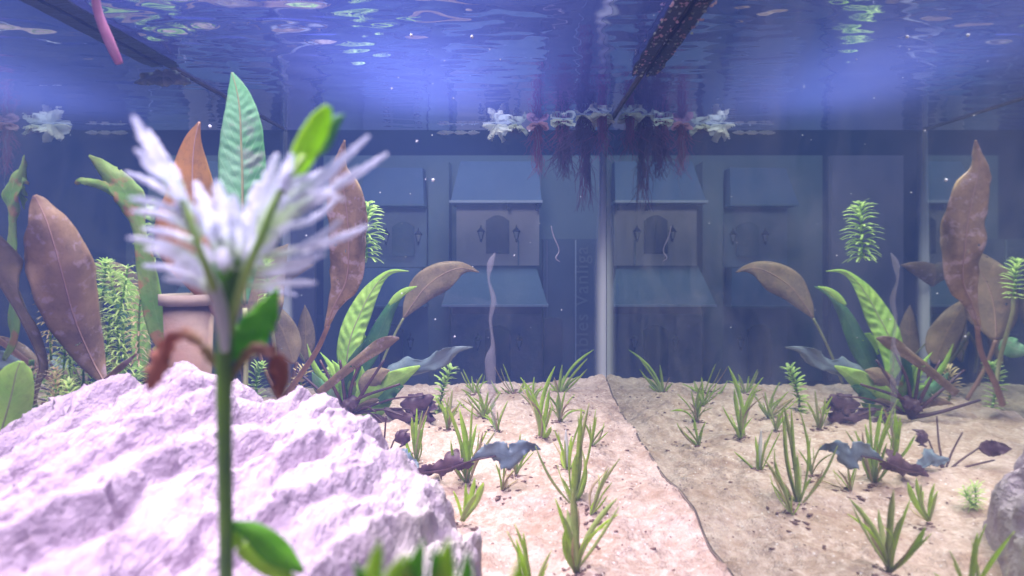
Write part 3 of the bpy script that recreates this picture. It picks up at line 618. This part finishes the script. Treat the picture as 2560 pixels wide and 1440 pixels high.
# --- far brown leaf seen only as a mirrored broad leaf
p = thing('sword_plant', P(700, 1000, .82), 'broad dull brown leaf behind the pale front plant, showing in the right mirror', 'water plant')
blade_mesh('leaf', oval(640, 850, .80, 720, 610, .82, 62, -0.12), M['brown_pale'], p, 34, 7, 0.3, 0.3, 4, seed=66, midrib=0.0005)
blade_mesh('leaf', oval(640, 850, .78, 575, 880, .77, 26, -0.1), M['teal'], p, 24, 5, 0.3, 0.4, 4, seed=67)
stem(p, [(640, 850, .80), (660, 920, .81), (700, 1000, .82)], M['petiole'], 5)
# --- ruffled dark crypt with its crown hidden behind the rock
p = thing('crypt_plant', P(950, 1185, .60), 'low dark plant with wavy grey purple leaves reaching over the sand from behind the rock', 'water plant')
blade_mesh('leaf', [(1178, 1150, .54, 2, 2), (1205, 1138, .54, 16, 8), (1240, 1132, .535, 28, 26), (1275, 1140, .53, 24, 30), (1305, 1122, .53, 20, 14), (1330, 1118, .53, 14, 12), (1352, 1124, .53, 1, 1)], M['grey'], p, 60, 6, 0.2, 0.9, 8, seed=70, wav=0.5, tilt=0.35)
blade_mesh('leaf', [(1035, 1190, .56, 2, 2), (1060, 1178, .56, 14, 14), (1095, 1170, .555, 14, 26), (1130, 1160, .55, 24, 16), (1160, 1165, .545, 14, 12), (1185, 1158, .54, 2, 2)], M['purple'], p, 46, 6, 0.2, 1.0, 9, seed=71, wav=0.5, tilt=0.4)
blade_mesh('leaf', [(958, 1148, .58, 3, 3), (985, 1150, .58, 12, 14), (1005, 1150, .58, 26, 14), (1030, 1162, .575, 14, 8), (1045, 1172, .57, 2, 2)], M['grey'], p, 34, 5, 0.2, 1.0, 8, seed=72, wav=0.5, tilt=0.3)
stem(p, [(950, 1185, .60), (1000, 1178, .59), (1040, 1182, .565), (1110, 1176, .55), (1180, 1152, .54), (1240, 1140, .535)], M['stem_dark'], 3.4, 2)
for i, (a, b, c, d_) in enumerate([(945, 1180, 900, 1080), (945, 1180, 985, 1100), (940, 1180, 860, 1120), (945, 1185, 965, 1040), (940, 1180, 820, 1150)]):
    stem(p, [(a, b, .60), ((a + c) / 2 + 4, (b + d_) / 2, .60), (c, d_, .60)], M['stem_dark'], 3.2, 2)
    if i in (1, 2): blade_mesh('leaf', oval(c, d_, .60, c + (c - 940) * 0.9, d_ - 22 + 12 * i, .59, 20), M['purple'], p, 22, 5, 0.3, 0.9, 6, seed=80 + i, wav=0.4)

# ------------------------------------------------------------------ feathery stem plants
def feather(rows, par, length=26, w=3.0, whorl=7, step=11, mat='feather', sm='stem', droop=0.3, seed=1, topbig=1.0, r=3.0):
    rr = random.Random(seed); s = spline(rows, 60)
    pts = [P(*q[:3]) for q in s]
    stem(par, rows, M[sm], r, r * 0.6)
    gg = Geo(); acc = 0; L = sum((pts[i + 1] - pts[i]).length for i in range(60)); zz = rows[0][2]; st = step * zz * K; d = 0; nxt = 0
    for i in range(60):
        seg = (pts[i + 1] - pts[i]); d += seg.length
        if d < nxt: continue
        nxt += st; f = d / L; T = seg.normalized(); ph = rr.random() * 6
        ln = length * zz * K * (0.75 + 0.4 * math.sin(math.pi * min(1, 0.15 + f * 0.8))) * (0.6 if f > 0.93 else 1)
        for k in range(whorl):
            an = ph + 2 * math.pi * k / whorl + rr.uniform(-.25, .25)
            side = Vector((math.cos(an), math.sin(an), 0)); side = (side - T * side.dot(T)).normalized()
            up = 0.35 + 0.8 * f * topbig + rr.uniform(-.15, .15); l = ln * rr.uniform(.75, 1.1)
            base = pts[i]; prev = []
            W = side.cross(T).normalized(); vv = []; uu = []
            for q in range(6):
                t = q / 5; pos = base + side * (l * t) + T * (l * up * t) - T * (l * droop * t * t * 1.3)
                ww = w * zz * K * (0.45 + 0.55 * math.sin(math.pi * (0.15 + t * 0.8))) * 0.5
                vv += [pos - W * ww, pos + W * ww + T * ww * 0.5]; uu += [(t, 0), (t, 1)]
            gg.add(vv, [(2 * q, 2 * q + 1, 2 * q + 3, 2 * q + 2) for q in range(5)], uu)
    o = gg.obj('foliage', M[mat], par); o['kind'] = 'stuff'
    return o
def fplant(base, label, stems, **kw):
    p = thing('stem_plant', P(*base), label, 'water plant', 'feathery stem plants')
    for i, st in enumerate(stems):
        k = dict(kw); k.update(st[1] if len(st) > 1 else {}); feather(st[0], p, seed=int(base[0]) + i * 7, **k)
    return p
fplant((295, 1040, .55), 'feathery green plant with forked curly tips, between the broad brown leaf and the olive leaf',
       [([(300, 1030, .55), (298, 900, .55), (290, 780, .55), (270, 655, .55)], {'length': 40}), ([(296, 790, .55), (312, 720, .55), (320, 660, .55)],), ([(325, 1000, .55), (312, 900, .55), (308, 800, .55)], {'length': 40}), ([(262, 1000, .55), (266, 900, .55), (275, 790, .55)],), ([(345, 900, .55), (350, 760, .55), (360, 700, .55)], {'mat': 'feather_b'})], length=32, w=4.5, whorl=7, step=15, droop=0.6)
fplant((915, 690, .90), 'short feathery green sprig drifting behind the tall pinkish leaf', [([(918, 645, .9), (916, 610, .9), (918, 560, .9), (920, 508, .9)],)], length=42, w=6.5, whorl=9, step=11, droop=0.5)
_fp = fplant((706, 1000, .74), 'feathery yellow green sprig on a bare stem behind the pale front plant',
       [([(672, 745, .70), (668, 700, .70), (665, 655, .70)], {'step': 10})], length=30, w=5, whorl=9)
stem(C.objects[-1] if False else _fp, [(700, 985, .72), (690, 900, .72), (676, 790, .70), (672, 740, .70)], M['stem_pale'], 5)
fplant((1105, 1030, .85), 'small yellowish sprig with stubby leaves at the sand edge below the grey leaf', [([(1098, 1030, .85), (1104, 990, .85), (1112, 955, .85), (1128, 916, .85)], {'mat': 'feather'})], length=26, w=8, whorl=6, step=12, mat='feather_b', sm='stem_pale')
fplant((150, 1010, .49), 'small pale feathery tuft at the foot of the broad brown leaf', [([(135, 1080, .49), (140, 1000, .49), (138, 920, .49)], {'mat': 'feather_b'}), ([(165, 1080, .49), (175, 1010, .49), (170, 950, .49)],)], length=26, w=5, whorl=7, step=12)
fplant((1003, 1265, .505), 'tiny curly green seedling on the sand behind the right end of the rock', [([(1003, 1265, .505), (1000, 1240, .505), (1003, 1215, .505)],), ([(1008, 1265, .505), (1020, 1245, .505), (1028, 1225, .505)],)], length=24, w=4, whorl=7, step=9)
fplant((560, 1060, .8), 'low clump of olive sprigs behind the pale front plant', [([(650, 1020, .8), (640, 960, .8), (655, 905, .8)],), ([(760, 1010, .8), (752, 960, .8), (765, 920, .8)], {'mat': 'feather_b'}), ([(830, 1010, .82), (835, 960, .82), (828, 920, .82)],)], length=26, w=6, whorl=7, step=11)

# ------------------------------------------------------------------ grass tufts
def tuft(label, bx_, by, blades, z=None, mats=('blade',), roots=True):
    blades = list(blades)
    blades = [(bx_ + (b[0] - bx_) * 1.08, by + (b[1] - by) * 1.12) + tuple(b[2:]) for b in blades]
    for b in (list(blades) * 2)[:8]:
        f = rnd.uniform(.45, .95); sp = rnd.uniform(-26, 26)
        blades.append((bx_ + (b[0] - bx_) * f + sp, by + (b[1] - by) * f, b[2] + rnd.uniform(-.14, .14), b[3] * rnd.uniform(.45, .85), rnd.uniform(-.03, .03), rnd.choice(['blade', 'blade', 'blade_dark', 'blade_lime', 'feather_b'])))
    z = z or 312.0 / (by - VY)
    base = P(bx_, by, z); p = thing('grass_plant', base, label, 'water grass', 'young grass plants in the sand')
    for i, b in enumerate(blades):
        tx, ty, bend, wpx = b[:4]; dz = b[4] if len(b) > 4 else rnd.uniform(-.03, .03); mt = b[5] if len(b) > 5 else mats[i % len(mats)]
        off = rnd.uniform(-4, 4); rows = []
        for k in range(6):
            t = k / 5; nx_, ny_ = -(ty - by), (tx - bx_)
            q = bend * math.sin(math.pi * t)
            wk = 0.56 * wpx * (0.75 + 0.5 * math.sin(math.pi * t)) * (1 if t < 0.8 else (0.95 - t) / 0.15 * 0.6 + 0.45 if t < 0.99 else 0.05)
            rows.append((bx_ + off + (tx - bx_ - off) * t + nx_ * q, by + 6 + (ty - by - 6) * t + ny_ * q, z + dz * t, max(.4, wk / 2), max(.4, wk / 2)))
        blade_mesh('blade', rows, M[mt], p, 16, 2, 0.5, 0.1, 3, seed=i, thick=0.00022, tilt=rnd.uniform(-.5, .5))
    return p
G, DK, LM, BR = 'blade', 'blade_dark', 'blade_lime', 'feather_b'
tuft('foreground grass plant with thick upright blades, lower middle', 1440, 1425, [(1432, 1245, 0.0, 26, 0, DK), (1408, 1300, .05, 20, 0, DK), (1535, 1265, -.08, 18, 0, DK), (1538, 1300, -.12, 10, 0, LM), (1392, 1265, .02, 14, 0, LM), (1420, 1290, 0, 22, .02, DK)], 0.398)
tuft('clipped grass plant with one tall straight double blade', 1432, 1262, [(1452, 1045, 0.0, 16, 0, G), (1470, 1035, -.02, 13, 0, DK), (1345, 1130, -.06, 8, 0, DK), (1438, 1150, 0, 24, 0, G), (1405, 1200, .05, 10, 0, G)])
tuft('grass plant leaning right with dark narrow blades over a soiled patch', 1478, 1282, [(1545, 1160, -.06, 9, 0, DK), (1520, 1180, -.05, 8, 0, DK), (1505, 1240, 0, 7, 0, DK)])
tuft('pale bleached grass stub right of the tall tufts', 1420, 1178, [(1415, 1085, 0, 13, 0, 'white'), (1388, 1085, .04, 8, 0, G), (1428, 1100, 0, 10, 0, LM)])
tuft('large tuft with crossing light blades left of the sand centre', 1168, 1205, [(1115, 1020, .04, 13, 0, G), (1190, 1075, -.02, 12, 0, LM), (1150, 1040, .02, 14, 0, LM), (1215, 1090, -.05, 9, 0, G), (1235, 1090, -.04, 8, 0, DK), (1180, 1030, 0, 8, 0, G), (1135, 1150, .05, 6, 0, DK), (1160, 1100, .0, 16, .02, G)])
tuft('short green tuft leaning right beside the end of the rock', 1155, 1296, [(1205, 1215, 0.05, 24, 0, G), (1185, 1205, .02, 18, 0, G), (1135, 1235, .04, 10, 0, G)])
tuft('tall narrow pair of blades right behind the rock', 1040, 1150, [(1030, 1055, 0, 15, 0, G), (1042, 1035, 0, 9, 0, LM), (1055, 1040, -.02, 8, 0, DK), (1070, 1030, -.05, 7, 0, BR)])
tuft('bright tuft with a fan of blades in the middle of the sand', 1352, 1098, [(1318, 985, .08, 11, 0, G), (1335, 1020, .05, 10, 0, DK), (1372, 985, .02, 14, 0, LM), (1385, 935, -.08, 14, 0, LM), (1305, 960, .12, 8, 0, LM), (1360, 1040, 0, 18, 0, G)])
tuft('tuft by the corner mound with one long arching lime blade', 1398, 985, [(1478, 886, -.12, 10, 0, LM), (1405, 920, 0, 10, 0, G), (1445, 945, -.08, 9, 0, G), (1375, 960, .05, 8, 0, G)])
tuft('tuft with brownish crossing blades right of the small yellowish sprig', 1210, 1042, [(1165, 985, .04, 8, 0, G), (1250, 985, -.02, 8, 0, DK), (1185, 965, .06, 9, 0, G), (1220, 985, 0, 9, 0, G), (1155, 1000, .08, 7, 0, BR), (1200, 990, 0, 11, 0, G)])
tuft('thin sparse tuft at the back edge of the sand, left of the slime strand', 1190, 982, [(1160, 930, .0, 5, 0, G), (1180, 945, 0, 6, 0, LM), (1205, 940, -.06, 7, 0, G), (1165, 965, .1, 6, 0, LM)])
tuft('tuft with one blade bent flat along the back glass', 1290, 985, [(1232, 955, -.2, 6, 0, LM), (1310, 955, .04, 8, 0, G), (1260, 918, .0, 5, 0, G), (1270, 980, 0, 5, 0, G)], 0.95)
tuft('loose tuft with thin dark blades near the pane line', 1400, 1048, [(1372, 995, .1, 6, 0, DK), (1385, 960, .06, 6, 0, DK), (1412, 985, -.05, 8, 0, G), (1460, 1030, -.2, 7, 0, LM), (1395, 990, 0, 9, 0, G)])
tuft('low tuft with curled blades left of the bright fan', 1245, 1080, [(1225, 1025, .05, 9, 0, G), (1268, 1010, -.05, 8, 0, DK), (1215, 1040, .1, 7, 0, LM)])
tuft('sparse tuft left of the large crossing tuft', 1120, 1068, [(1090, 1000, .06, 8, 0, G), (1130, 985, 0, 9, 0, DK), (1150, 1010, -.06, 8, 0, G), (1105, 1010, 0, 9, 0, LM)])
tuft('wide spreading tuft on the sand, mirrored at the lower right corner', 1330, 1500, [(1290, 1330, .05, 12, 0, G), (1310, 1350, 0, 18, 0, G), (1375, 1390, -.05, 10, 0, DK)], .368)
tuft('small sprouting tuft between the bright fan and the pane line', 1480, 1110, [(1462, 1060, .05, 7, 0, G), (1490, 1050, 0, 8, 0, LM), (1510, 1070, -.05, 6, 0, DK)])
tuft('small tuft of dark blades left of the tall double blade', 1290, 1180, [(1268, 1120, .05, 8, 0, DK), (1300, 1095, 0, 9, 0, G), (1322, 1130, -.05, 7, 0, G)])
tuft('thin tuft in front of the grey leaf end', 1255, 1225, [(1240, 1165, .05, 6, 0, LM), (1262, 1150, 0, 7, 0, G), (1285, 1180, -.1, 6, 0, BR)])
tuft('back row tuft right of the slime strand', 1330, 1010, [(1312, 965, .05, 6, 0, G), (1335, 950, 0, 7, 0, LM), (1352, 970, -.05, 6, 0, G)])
# ------------------------------------------------------------------ pale plant close to the lens
FZ = .165
fp = thing('front_plant', P(570, 2100, FZ), 'large blurred white and green feathery plant on an upright stem close to the lens', 'water plant')
stem(fp, [(566, 2150, FZ), (566, 1440, FZ), (562, 1150, FZ), (560, 950, FZ), (563, 800, FZ), (575, 690, FZ), (580, 640, FZ)], M['stem'], 16, 24)
stem(fp, [(563, 960, FZ), (562, 860, FZ), (545, 755, FZ-.004), (505, 640, FZ-.010), (470, 540, FZ-.010), (430, 440, FZ-.006)], M['stem_light'], 14, 6)
stem(fp, [(563, 940, FZ), (574, 820, FZ), (610, 700, FZ-.006), (650, 600, FZ-.010), (690, 500, FZ-.010), (760, 390, FZ-.004)], M['stem_light'], 15, 8)
FL = [(470, 520, 342, 308, 26, 0), (450, 470, 345, 380, 13, 0), (470, 520, 325, 437, 12, .05), (485, 560, 335, 500, 14, .08), (492, 590, 340, 532, 15, .1), (500, 620, 365, 575, 13, .08),
      (505, 650, 332, 598, 14, .05), (510, 680, 372, 625, 15, .06), (530, 720, 372, 668, 14, .08), (545, 745, 420, 700, 14, .1), (460, 500, 400, 400, 20, 0), (480, 560, 430, 450, 22, 0), (500, 600, 440, 520, 18, .05),
      (570, 670, 495, 470, 30, 0), (580, 670, 545, 468, 30, 0), (590, 660, 585, 500, 30, 0), (595, 660, 640, 470, 24, 0), (560, 640, 515, 540, 26, 0), (600, 640, 620, 560, 26, 0), (585, 690, 560, 590, 34, 0), (605, 680, 640, 600, 24, 0),
      (650, 600, 690, 400, 26, -.04), (660, 580, 725, 400, 24, 0), (680, 520, 905, 352, 15, .03), (685, 545, 948, 396, 15, .02), (670, 570, 880, 430, 15, .04), (660, 600, 760, 562, 13, -.1), (650, 640, 905, 568, 16, .05),
      (640, 670, 800, 635, 14, .05), (620, 715, 780, 708, 13, -.02), (690, 520, 800, 430, 18, 0), (700, 470, 770, 440, 16, 0), (650, 620, 740, 520, 18, .05), (700, 500, 850, 500, 10, -.12), (630, 690, 770, 660, 13, .05),
      (560, 690, 480, 600, 18, .05), (550, 720, 460, 640, 15, .05), (600, 700, 690, 600, 18, 0)]
r2_ = random.Random(11)
for b in list(FL):
    if r2_.random() < .8: FL.append((b[0] + r2_.uniform(-8, 8), b[1] + r2_.uniform(-14, 14), b[0] + (b[2] - b[0]) * r2_.uniform(.55, .9) + r2_.uniform(-24, 24), b[1] + (b[3] - b[1]) * r2_.uniform(.55, .9) + r2_.uniform(-30, 30), b[4] * .8, b[5] + r2_.uniform(-.1, .1)))
for i, (a, b, c, d_, w_, bd) in enumerate(FL):
    dz = ((i * 37) % 11 - 5) * 0.0035
    c2, d2 = c + (c - a) * .08, d_ + (d_ - b) * .08
    blade_mesh('leaf', strap(a, b, FZ, c2, d2, FZ + dz, w_ * 0.60, bd), M["pale"], fp, 40, 4, 0.2, 0.5, 9, seed=100 + i, wav=0.9, thick=0.0002)
blade_mesh('leaf', strap(725, 450, FZ, 822, 266, FZ - .005, 30, 0), M['lime'], fp, 20, 4, .4, seed=151, lab='bright lime green top leaf')
blade_mesh('leaf', oval(790, 390, FZ, 862, 285, FZ + .005, 26, -.1), M['teal'], fp, 20, 4, .4, seed=152)
blade_mesh('leaf', oval(572, 900, FZ, 695, 720, FZ + .01, 44, .05), M['vivid'], fp, 24, 5, .4, .4, 5, seed=153, wav=.3, lab='saturated green leaf low on the stem')
blade_mesh('leaf', strap(562, 880, FZ - .003, 505, 640, FZ - .008, 15, .06), M['white'], fp, 24, 4, .4, seed=154)
blade_mesh('leaf', oval(545, 700, FZ - .004, 560, 650, FZ - .006, 26, 0), M['vivid'], fp, 12, 4, .3, seed=155)
blade_mesh('leaf', [(562, 950, FZ, 5, 5), (520, 880, FZ, 12, 10), (470, 838, FZ, 14, 12), (428, 850, FZ, 18, 14), (408, 890, FZ, 26, 20), (388, 940, FZ, 20, 18), (372, 975, FZ, 6, 6)], M['wilt'], fp, 30, 5, .4, .9, 6, seed=156, wav=.8, lab='wilted red brown leaf hanging left')
blade_mesh('leaf', [(566, 980, FZ, 5, 5), (600, 905, FZ, 10, 12), (640, 872, FZ, 14, 14), (680, 885, FZ, 18, 16), (702, 925, FZ, 30, 22), (702, 965, FZ, 24, 18), (694, 995, FZ, 8, 8)], M['wilt'], fp, 30, 5, .4, .9, 6, seed=157, wav=.8, lab='wilted red brown leaf hanging right')
blade_mesh('leaf', [(575, 1310, FZ, 8, 8), (630, 1330, FZ, 24, 22), (690, 1380, FZ, 34, 30), (760, 1430, FZ, 6, 6)], M['vivid'], fp, 24, 5, .4, .3, 4, seed=158, lab='green leaf crossing the rock')
blade_mesh('leaf', [(575, 1330, FZ, 8, 8), (610, 1370, FZ, 20, 20), (680, 1420, FZ, 22, 22), (740, 1450, FZ, 6, 6)], M['lime'], fp, 20, 4, .4, .3, 4, seed=159)
q = thing('front_plant', P(1050, 1700, .125), 'blurred bright green leaf tips poking up at the bottom edge', 'water plant')
for i, (a, b, c, d_, w_) in enumerate([(900, 1600, 950, 1340, 30), (985, 1600, 1060, 1335, 36), (1080, 1600, 1125, 1330, 36), (1150, 1600, 1172, 1370, 28), (1290, 1640, 1300, 1385, 36), (960, 1580, 885, 1395, 26), (1060, 1580, 1010, 1370, 32), (1110, 1600, 1085, 1350, 30), (930, 1600, 1000, 1380, 30)]):
    blade_mesh('leaf', oval(a, b, .125, c, d_ + 10, .125, w_), M['vivid' if i % 2 else 'lime'], q, 16, 4, .4, .4, 4, seed=170 + i, wav=.4)
stem(q, [(1050, 1700, 0.125), (1050, 1620, 0.125), (1040, 1540, 0.125)], M['stem'], 8)

# ------------------------------------------------------------------ terracotta pot
def lathe(prof, seg, cx, cy_, cz, mat, name, par):
    vs = [(cx + r * math.cos(2 * math.pi * j / seg), cy_ + r * math.sin(2 * math.pi * j / seg), cz + z) for r, z in prof for j in range(seg)]
    fs = [(i * seg + j, i * seg + (j + 1) % seg, (i + 1) * seg + (j + 1) % seg, (i + 1) * seg + j) for i in range(len(prof) - 1) for j in range(seg)]
    return mesh(name, vs, fs, mat, par)
pz = .52; c = P(472, 900, pz); pt = thing('clay_pot', (c.x, c.y, 0), 'terracotta pot with a pale rim standing behind the pale front plant', 'pot')
kz = pz * K; top = P(472, 735, pz).z
lathe([(0.001, 0.0), (42 * kz, 0.0), (58 * kz, top - 26 * kz), (52 * kz, top - 26 * kz), (38 * kz, 0.003), (0.001, 0.003)], 32, c.x, c.y, 0, M['clay'], 'pot_body', pt)
lathe([(58 * kz, top - 28 * kz), (68 * kz, top - 26 * kz), (68 * kz, top), (58 * kz, top), (56 * kz, top - 20 * kz)], 32, c.x, c.y, 0, M['clay_rim'], 'rim', pt)

# ------------------------------------------------------------------ floating plants and roots in the back corner
def floater(x, z, label, mat, nl, size, flat, roots=None, seed=0, half=1.0):
    rr = random.Random(seed); base = P(x, VY - 325 / z, z); base.z = WZ - 0.0015
    p = thing('floating_plant', base, label, 'floating plant', 'floating plants in the back corner')
    for i in range(nl):
        an = 2 * math.pi * i / nl + rr.uniform(-.4, .4); L = size * z * K * rr.uniform(.6, 1.1); el = rr.uniform(-flat * 1.3, flat * 0.1)
        dr = Vector((math.cos(an) * math.cos(el), math.sin(an) * math.cos(el) * .7, math.sin(el))); W = dr.cross(Vector((0, 0, 1))).normalized()
        W = (W + Vector((0, 0, rr.uniform(-1, 1)))).normalized(); Nn = dr.cross(W)
        vv, uu = [], []; n1, n2 = 8, 7
        for a in range(n1 + 1):
            t = a / n1; ww = L * 0.55 * math.sin(math.pi * (0.06 + 0.80 * t)) ** 0.8
            for b in range(n2):
                v = b / (n2 - 1) * 2 - 1
                pos = base + dr * (L * t) + W * (ww * v) + Nn * (L * 0.16 * math.sin(v * 9 + t * 3 + seed) * t) 
                pos.z = min(pos.z, WZ - 0.0006); vv.append(pos); uu.append((t, b / (n2 - 1)))
        ff = [(a * n2 + b, a * n2 + b + 1, (a + 1) * n2 + b + 1, (a + 1) * n2 + b) for a in range(n1) for b in range(n2 - 1)]
        mesh('leaf', vv, ff, M[mat], p, True, uu)
    if roots:
        for (nr, ln, spread, rmat, thick) in roots:
            gg = Geo()
            for i in range(nr):
                l = ln * z * K * rr.uniform(.45, 1.0); dx, dy = rr.gauss(0, spread) * z * K, rr.gauss(0, spread * .5) * z * K
                pts = []; sx_, sy_ = rr.uniform(-.5, .5) * spread * z * K, rr.uniform(-.3, .3) * spread * z * K
                dy = min(dy, D - 0.004 - base.y - abs(sy_) - 0.002)
                for k in range(8):
                    t = k / 7; pts.append(base + Vector((sx_ + dx * t * t + (math.sin(t * 5 + i) * 3 + 26 * t * noise.noise(Vector((t * 4.5, i * .21, seed)))) * z * K, min(sy_, 0) + dy * t, -l * t)))
                    pts[-1].x = min(pts[-1].x, XR - 0.001)
                v, f, u = tube_geo(pts, [thick * z * K * (1 - .75 * k / 7) for k in range(8)], 4); gg.add(v, f, u)
            gg.obj('roots', M[rmat], p)['kind'] = 'stuff'
    return p
floater(1240, .955, 'largest white crumpled floating rosette at the left end of the row', 'white', 11, 44, 1.0, seed=1)
floater(1293, .955, 'small white leaflets between the large white rosette and the pink ones', 'float', 8, 30, .5, [(14, 40, 12, 'root_dark', .8)], seed=2)
floater(1345, .945, 'pink floating rosette with a long red root tail', 'float_pink', 8, 30, .7, [(60, 140, 8, 'root_red', 1.1), (30, 80, 22, 'root_red', .9), (7, 190, 12, 'root_pale', .9)], seed=3)
floater(1408, .925, 'pink and white floating rosette above the dark roots', 'float', 9, 32, .7, [(130, 150, 16, 'root_dark', 1.5), (50, 80, 30, 'root_red', 1.0)], seed=4)
floater(1462, .90, 'grey green floating leaves above the longest dark roots', 'float_grey', 9, 40, .8, [(70, 240, 12, 'root_dark', 1.5), (110, 100, 30, 'root_dark', 2.0)], seed=5)
floater(1505, .885, 'mauve floating leaves touching the right pane at the end of the row', 'float_grey', 7, 34, .8, [(40, 120, 18, 'root_red', 1.0)], seed=6)
# dangling pale root in front of the printed box
o = tube('drifting_root', [P(1378, 565, .93), P(1384, 590, .93), P(1398, 625, .93), P(1390, 645, .93), P(1400, 655, .93)], [.0004, .0006, .0005, .0007, .0003], M['root_pale'])
tag(o, 'loose pale curled root hanging in front of the dark printed box', 'root')
# slime strand
pts = [(1238, 1090), (1230, 980), (1226, 905), (1232, 860), (1226, 800), (1234, 750), (1222, 700), (1226, 660), (1238, 632)]
o = tube('slime_strand', [P(a, b, .49) for a, b in pts], [x * .49 * K for x in (2, 9, 14, 5, 4, 7, 3, 8, 1.5)], M['gunk'], None, 8, 60)
tag(o, 'grey translucent slime strand hanging upright in front of the middle doll house door', 'algae')
# ------------------------------------------------------------------ things at the waterline
def strip(x0, z0, z1, wd, side, label, hgt):
    st_ = thing('black_strip', (x0, (z0 + z1) / 2 * D, WZ), label, 'strip'); gg = Geo(); n = 60; vs = []
    for i in range(n + 1):
        y = (z0 + (z1 - z0) * i / n) * D; a = 0.0012 * noise.noise(Vector((y * 90, 1, side)))
        ww = wd * (1 if i < n - 1 else .85)
        for dx, dz in ((0.0015, 0.0), (ww + a, -0.0006), (ww + a, -hgt), (0.0015, -hgt * 1.1 - a)):
            vs.append((x0 - side * dx, y, WZ - 0.001 + dz))
    fs = [(i * 4 + j, i * 4 + (j + 1) % 4, (i + 1) * 4 + (j + 1) % 4, (i + 1) * 4 + j) for i in range(n) for j in range(4)] + [(3, 2, 1, 0), tuple(n * 4 + j for j in range(4))]
    mesh('strip_body', vs, fs, M['black'], st_, False)
    return st_
st_ = strip(XR, .30, .685, 0.0085, 1, 'black floating strip covered in pale specks, along the right pane at the waterline', 0.0022)
rr = random.Random(5)
gw = Geo(); gp = Geo()
for i in range(150):
    y = D * (.30 + .385 * rr.random() ** 1.0); x = XR - 0.0005 - rr.random() * 0.0095; s = rr.uniform(.0003, .0011); zc = WZ - 0.0034 - rr.uniform(0, .0006)
    an = rr.random() * 6; vv = []
    for k in range(6): vv.append((x + s * math.cos(an + k * 1.05) * rr.uniform(.6, 1.3), y + 1.7 * s * math.sin(an + k * 1.05) * rr.uniform(.6, 1.3), zc + rr.uniform(-.0005, .0005)))
    vv.append((x, y, zc - s * .8)); (gw if i % 2 else gp).add(vv, [(k, (k + 1) % 6, 6) for k in range(6)])
gw.obj('duckweed_bits', M['float'], st_, False)['kind'] = 'stuff'; gp.obj('duckweed_bits', M['float_pink'], st_, False)['kind'] = 'stuff'
s2 = strip(XL, .33, .66, 0.010, -1, 'narrow black strip along the left pane at the waterline', 0.0015)
o = tube('pink_tube', [P(236, -30, .40), P(245, 30, .41), P(272, 100, .42), P(298, 158, .43)], [9 * .4 * K, 11 * .4 * K, 13 * .42 * K, 10 * .43 * K], M['pinktube'], None, 10, 24)
tag(o, 'thin pink tube slanting down from the surface in the top left', 'tube')
p = thing('foam_patch', P(395, 190, .70), 'pale bubbly foam patch at the left waterline left of the tall green leaf', 'foam')
for i, (a, b, w_) in enumerate([(355, 175, 26), (395, 192, 30), (440, 192, 22)]):
    zz = .655
    blade_mesh('foam_flake', oval(a - 38, b - 10, zz, a + 40, b + 16, zz, w_ * .75), M['float_grey'], p, 20, 4, .3, 1.0, 6, seed=200 + i, wav=.5)
bm = bmesh.new(); bmesh.ops.create_icosphere(bm, subdivisions=1, radius=1); me0 = bpy.data.meshes.new('b'); bm.to_mesh(me0)
sv = [v.co.copy() for v in me0.vertices]; sf = [tuple(f.vertices) for f in me0.polygons]
gg = Geo()
for i in range(50):
    t = rr.random(); zz = .66 + .06 * rr.random(); pos = P(350 + 115 * t, 172 + 40 * t + rr.uniform(-10, 8), zz); pos.z = min(pos.z, WZ - .001); s = rr.uniform(.0004, .0011)
    gg.add([pos + v * s for v in sv], sf)
gg.obj('bubbles', M['speck'], p)['kind'] = 'stuff'
p = thing('surface_streak', P(1150, 331, .99), 'thin white streaks at the waterline left of the largest white rosette', 'streak')  # thin white flakes drawn as pale streaks along the waterline
for a, b in ((1092, 1140), (1135, 1172), (1168, 1200)):
    blade_mesh('streak_flake', oval(a, 332, .985, b, 331, .985, 5, 0), M['white'], p, 14, 3, .2, .6, 5, seed=a, wav=.6)
# specks drifting in the water
gg = Geo()
for i in range(36):
    zz = rr.uniform(.35, .95); pos = P(rr.uniform(750, 1500), rr.uniform(60, 900), zz)
    if pos.z > WZ - .004 or pos.z < .01: continue
    s = rr.uniform(.00018, .00042); gg.add([pos + v * s for v in sv], sf)
for x, y in ((1083, 450), (525, 316), (1028, 88), (1180, 92)):
    pos = P(x, y, .5); s = .0008; gg.add([Vector((pos.x, pos.y, pos.z)) + v * s for v in sv], sf)
tag(gg.obj('drifting_particles', M['speck'], None), 'pale specks drifting in the water', 'particles', kind='stuff')
# dark bits of debris lying on the sand
gg = Geo()
for i in range(200):
    x = rr.uniform(-0.07, XR - .002); y = rr.uniform(.2, .58); s = rr.uniform(.0003, .0011) * (0.6 + y)
    z = sand_h(x, y) + s * .2; M3 = Matrix.Rotation(rr.random() * 6, 3, 'Z')
    gg.add([Vector((x, y, z)) + M3 @ Vector((v.x * s * rr.uniform(1, 2), v.y * s, v.z * s * .5)) for v in sv], sf)
for o_ in [q for q in C.objects if q.type == 'EMPTY' and q.name.startswith('grass_plant')]:
    for i in range(16):
        x = o_.location.x + rr.gauss(0, .004); y = o_.location.y + rr.gauss(0, .004); s = rr.uniform(.0004, .0015) * (0.5 + y)
        if x > XR - .001: continue
        z = sand_h(x, y) + s * .2; M3 = Matrix.Rotation(rr.random() * 6, 3, 'Z')
        gg.add([Vector((x, y, z)) + M3 @ Vector((v.x * s * rr.uniform(1, 2.4), v.y * s, v.z * s * .5)) for v in sv], sf)
tag(gg.obj('debris', M['debris']), 'dark plant crumbs scattered over the sand', 'debris', kind='stuff')
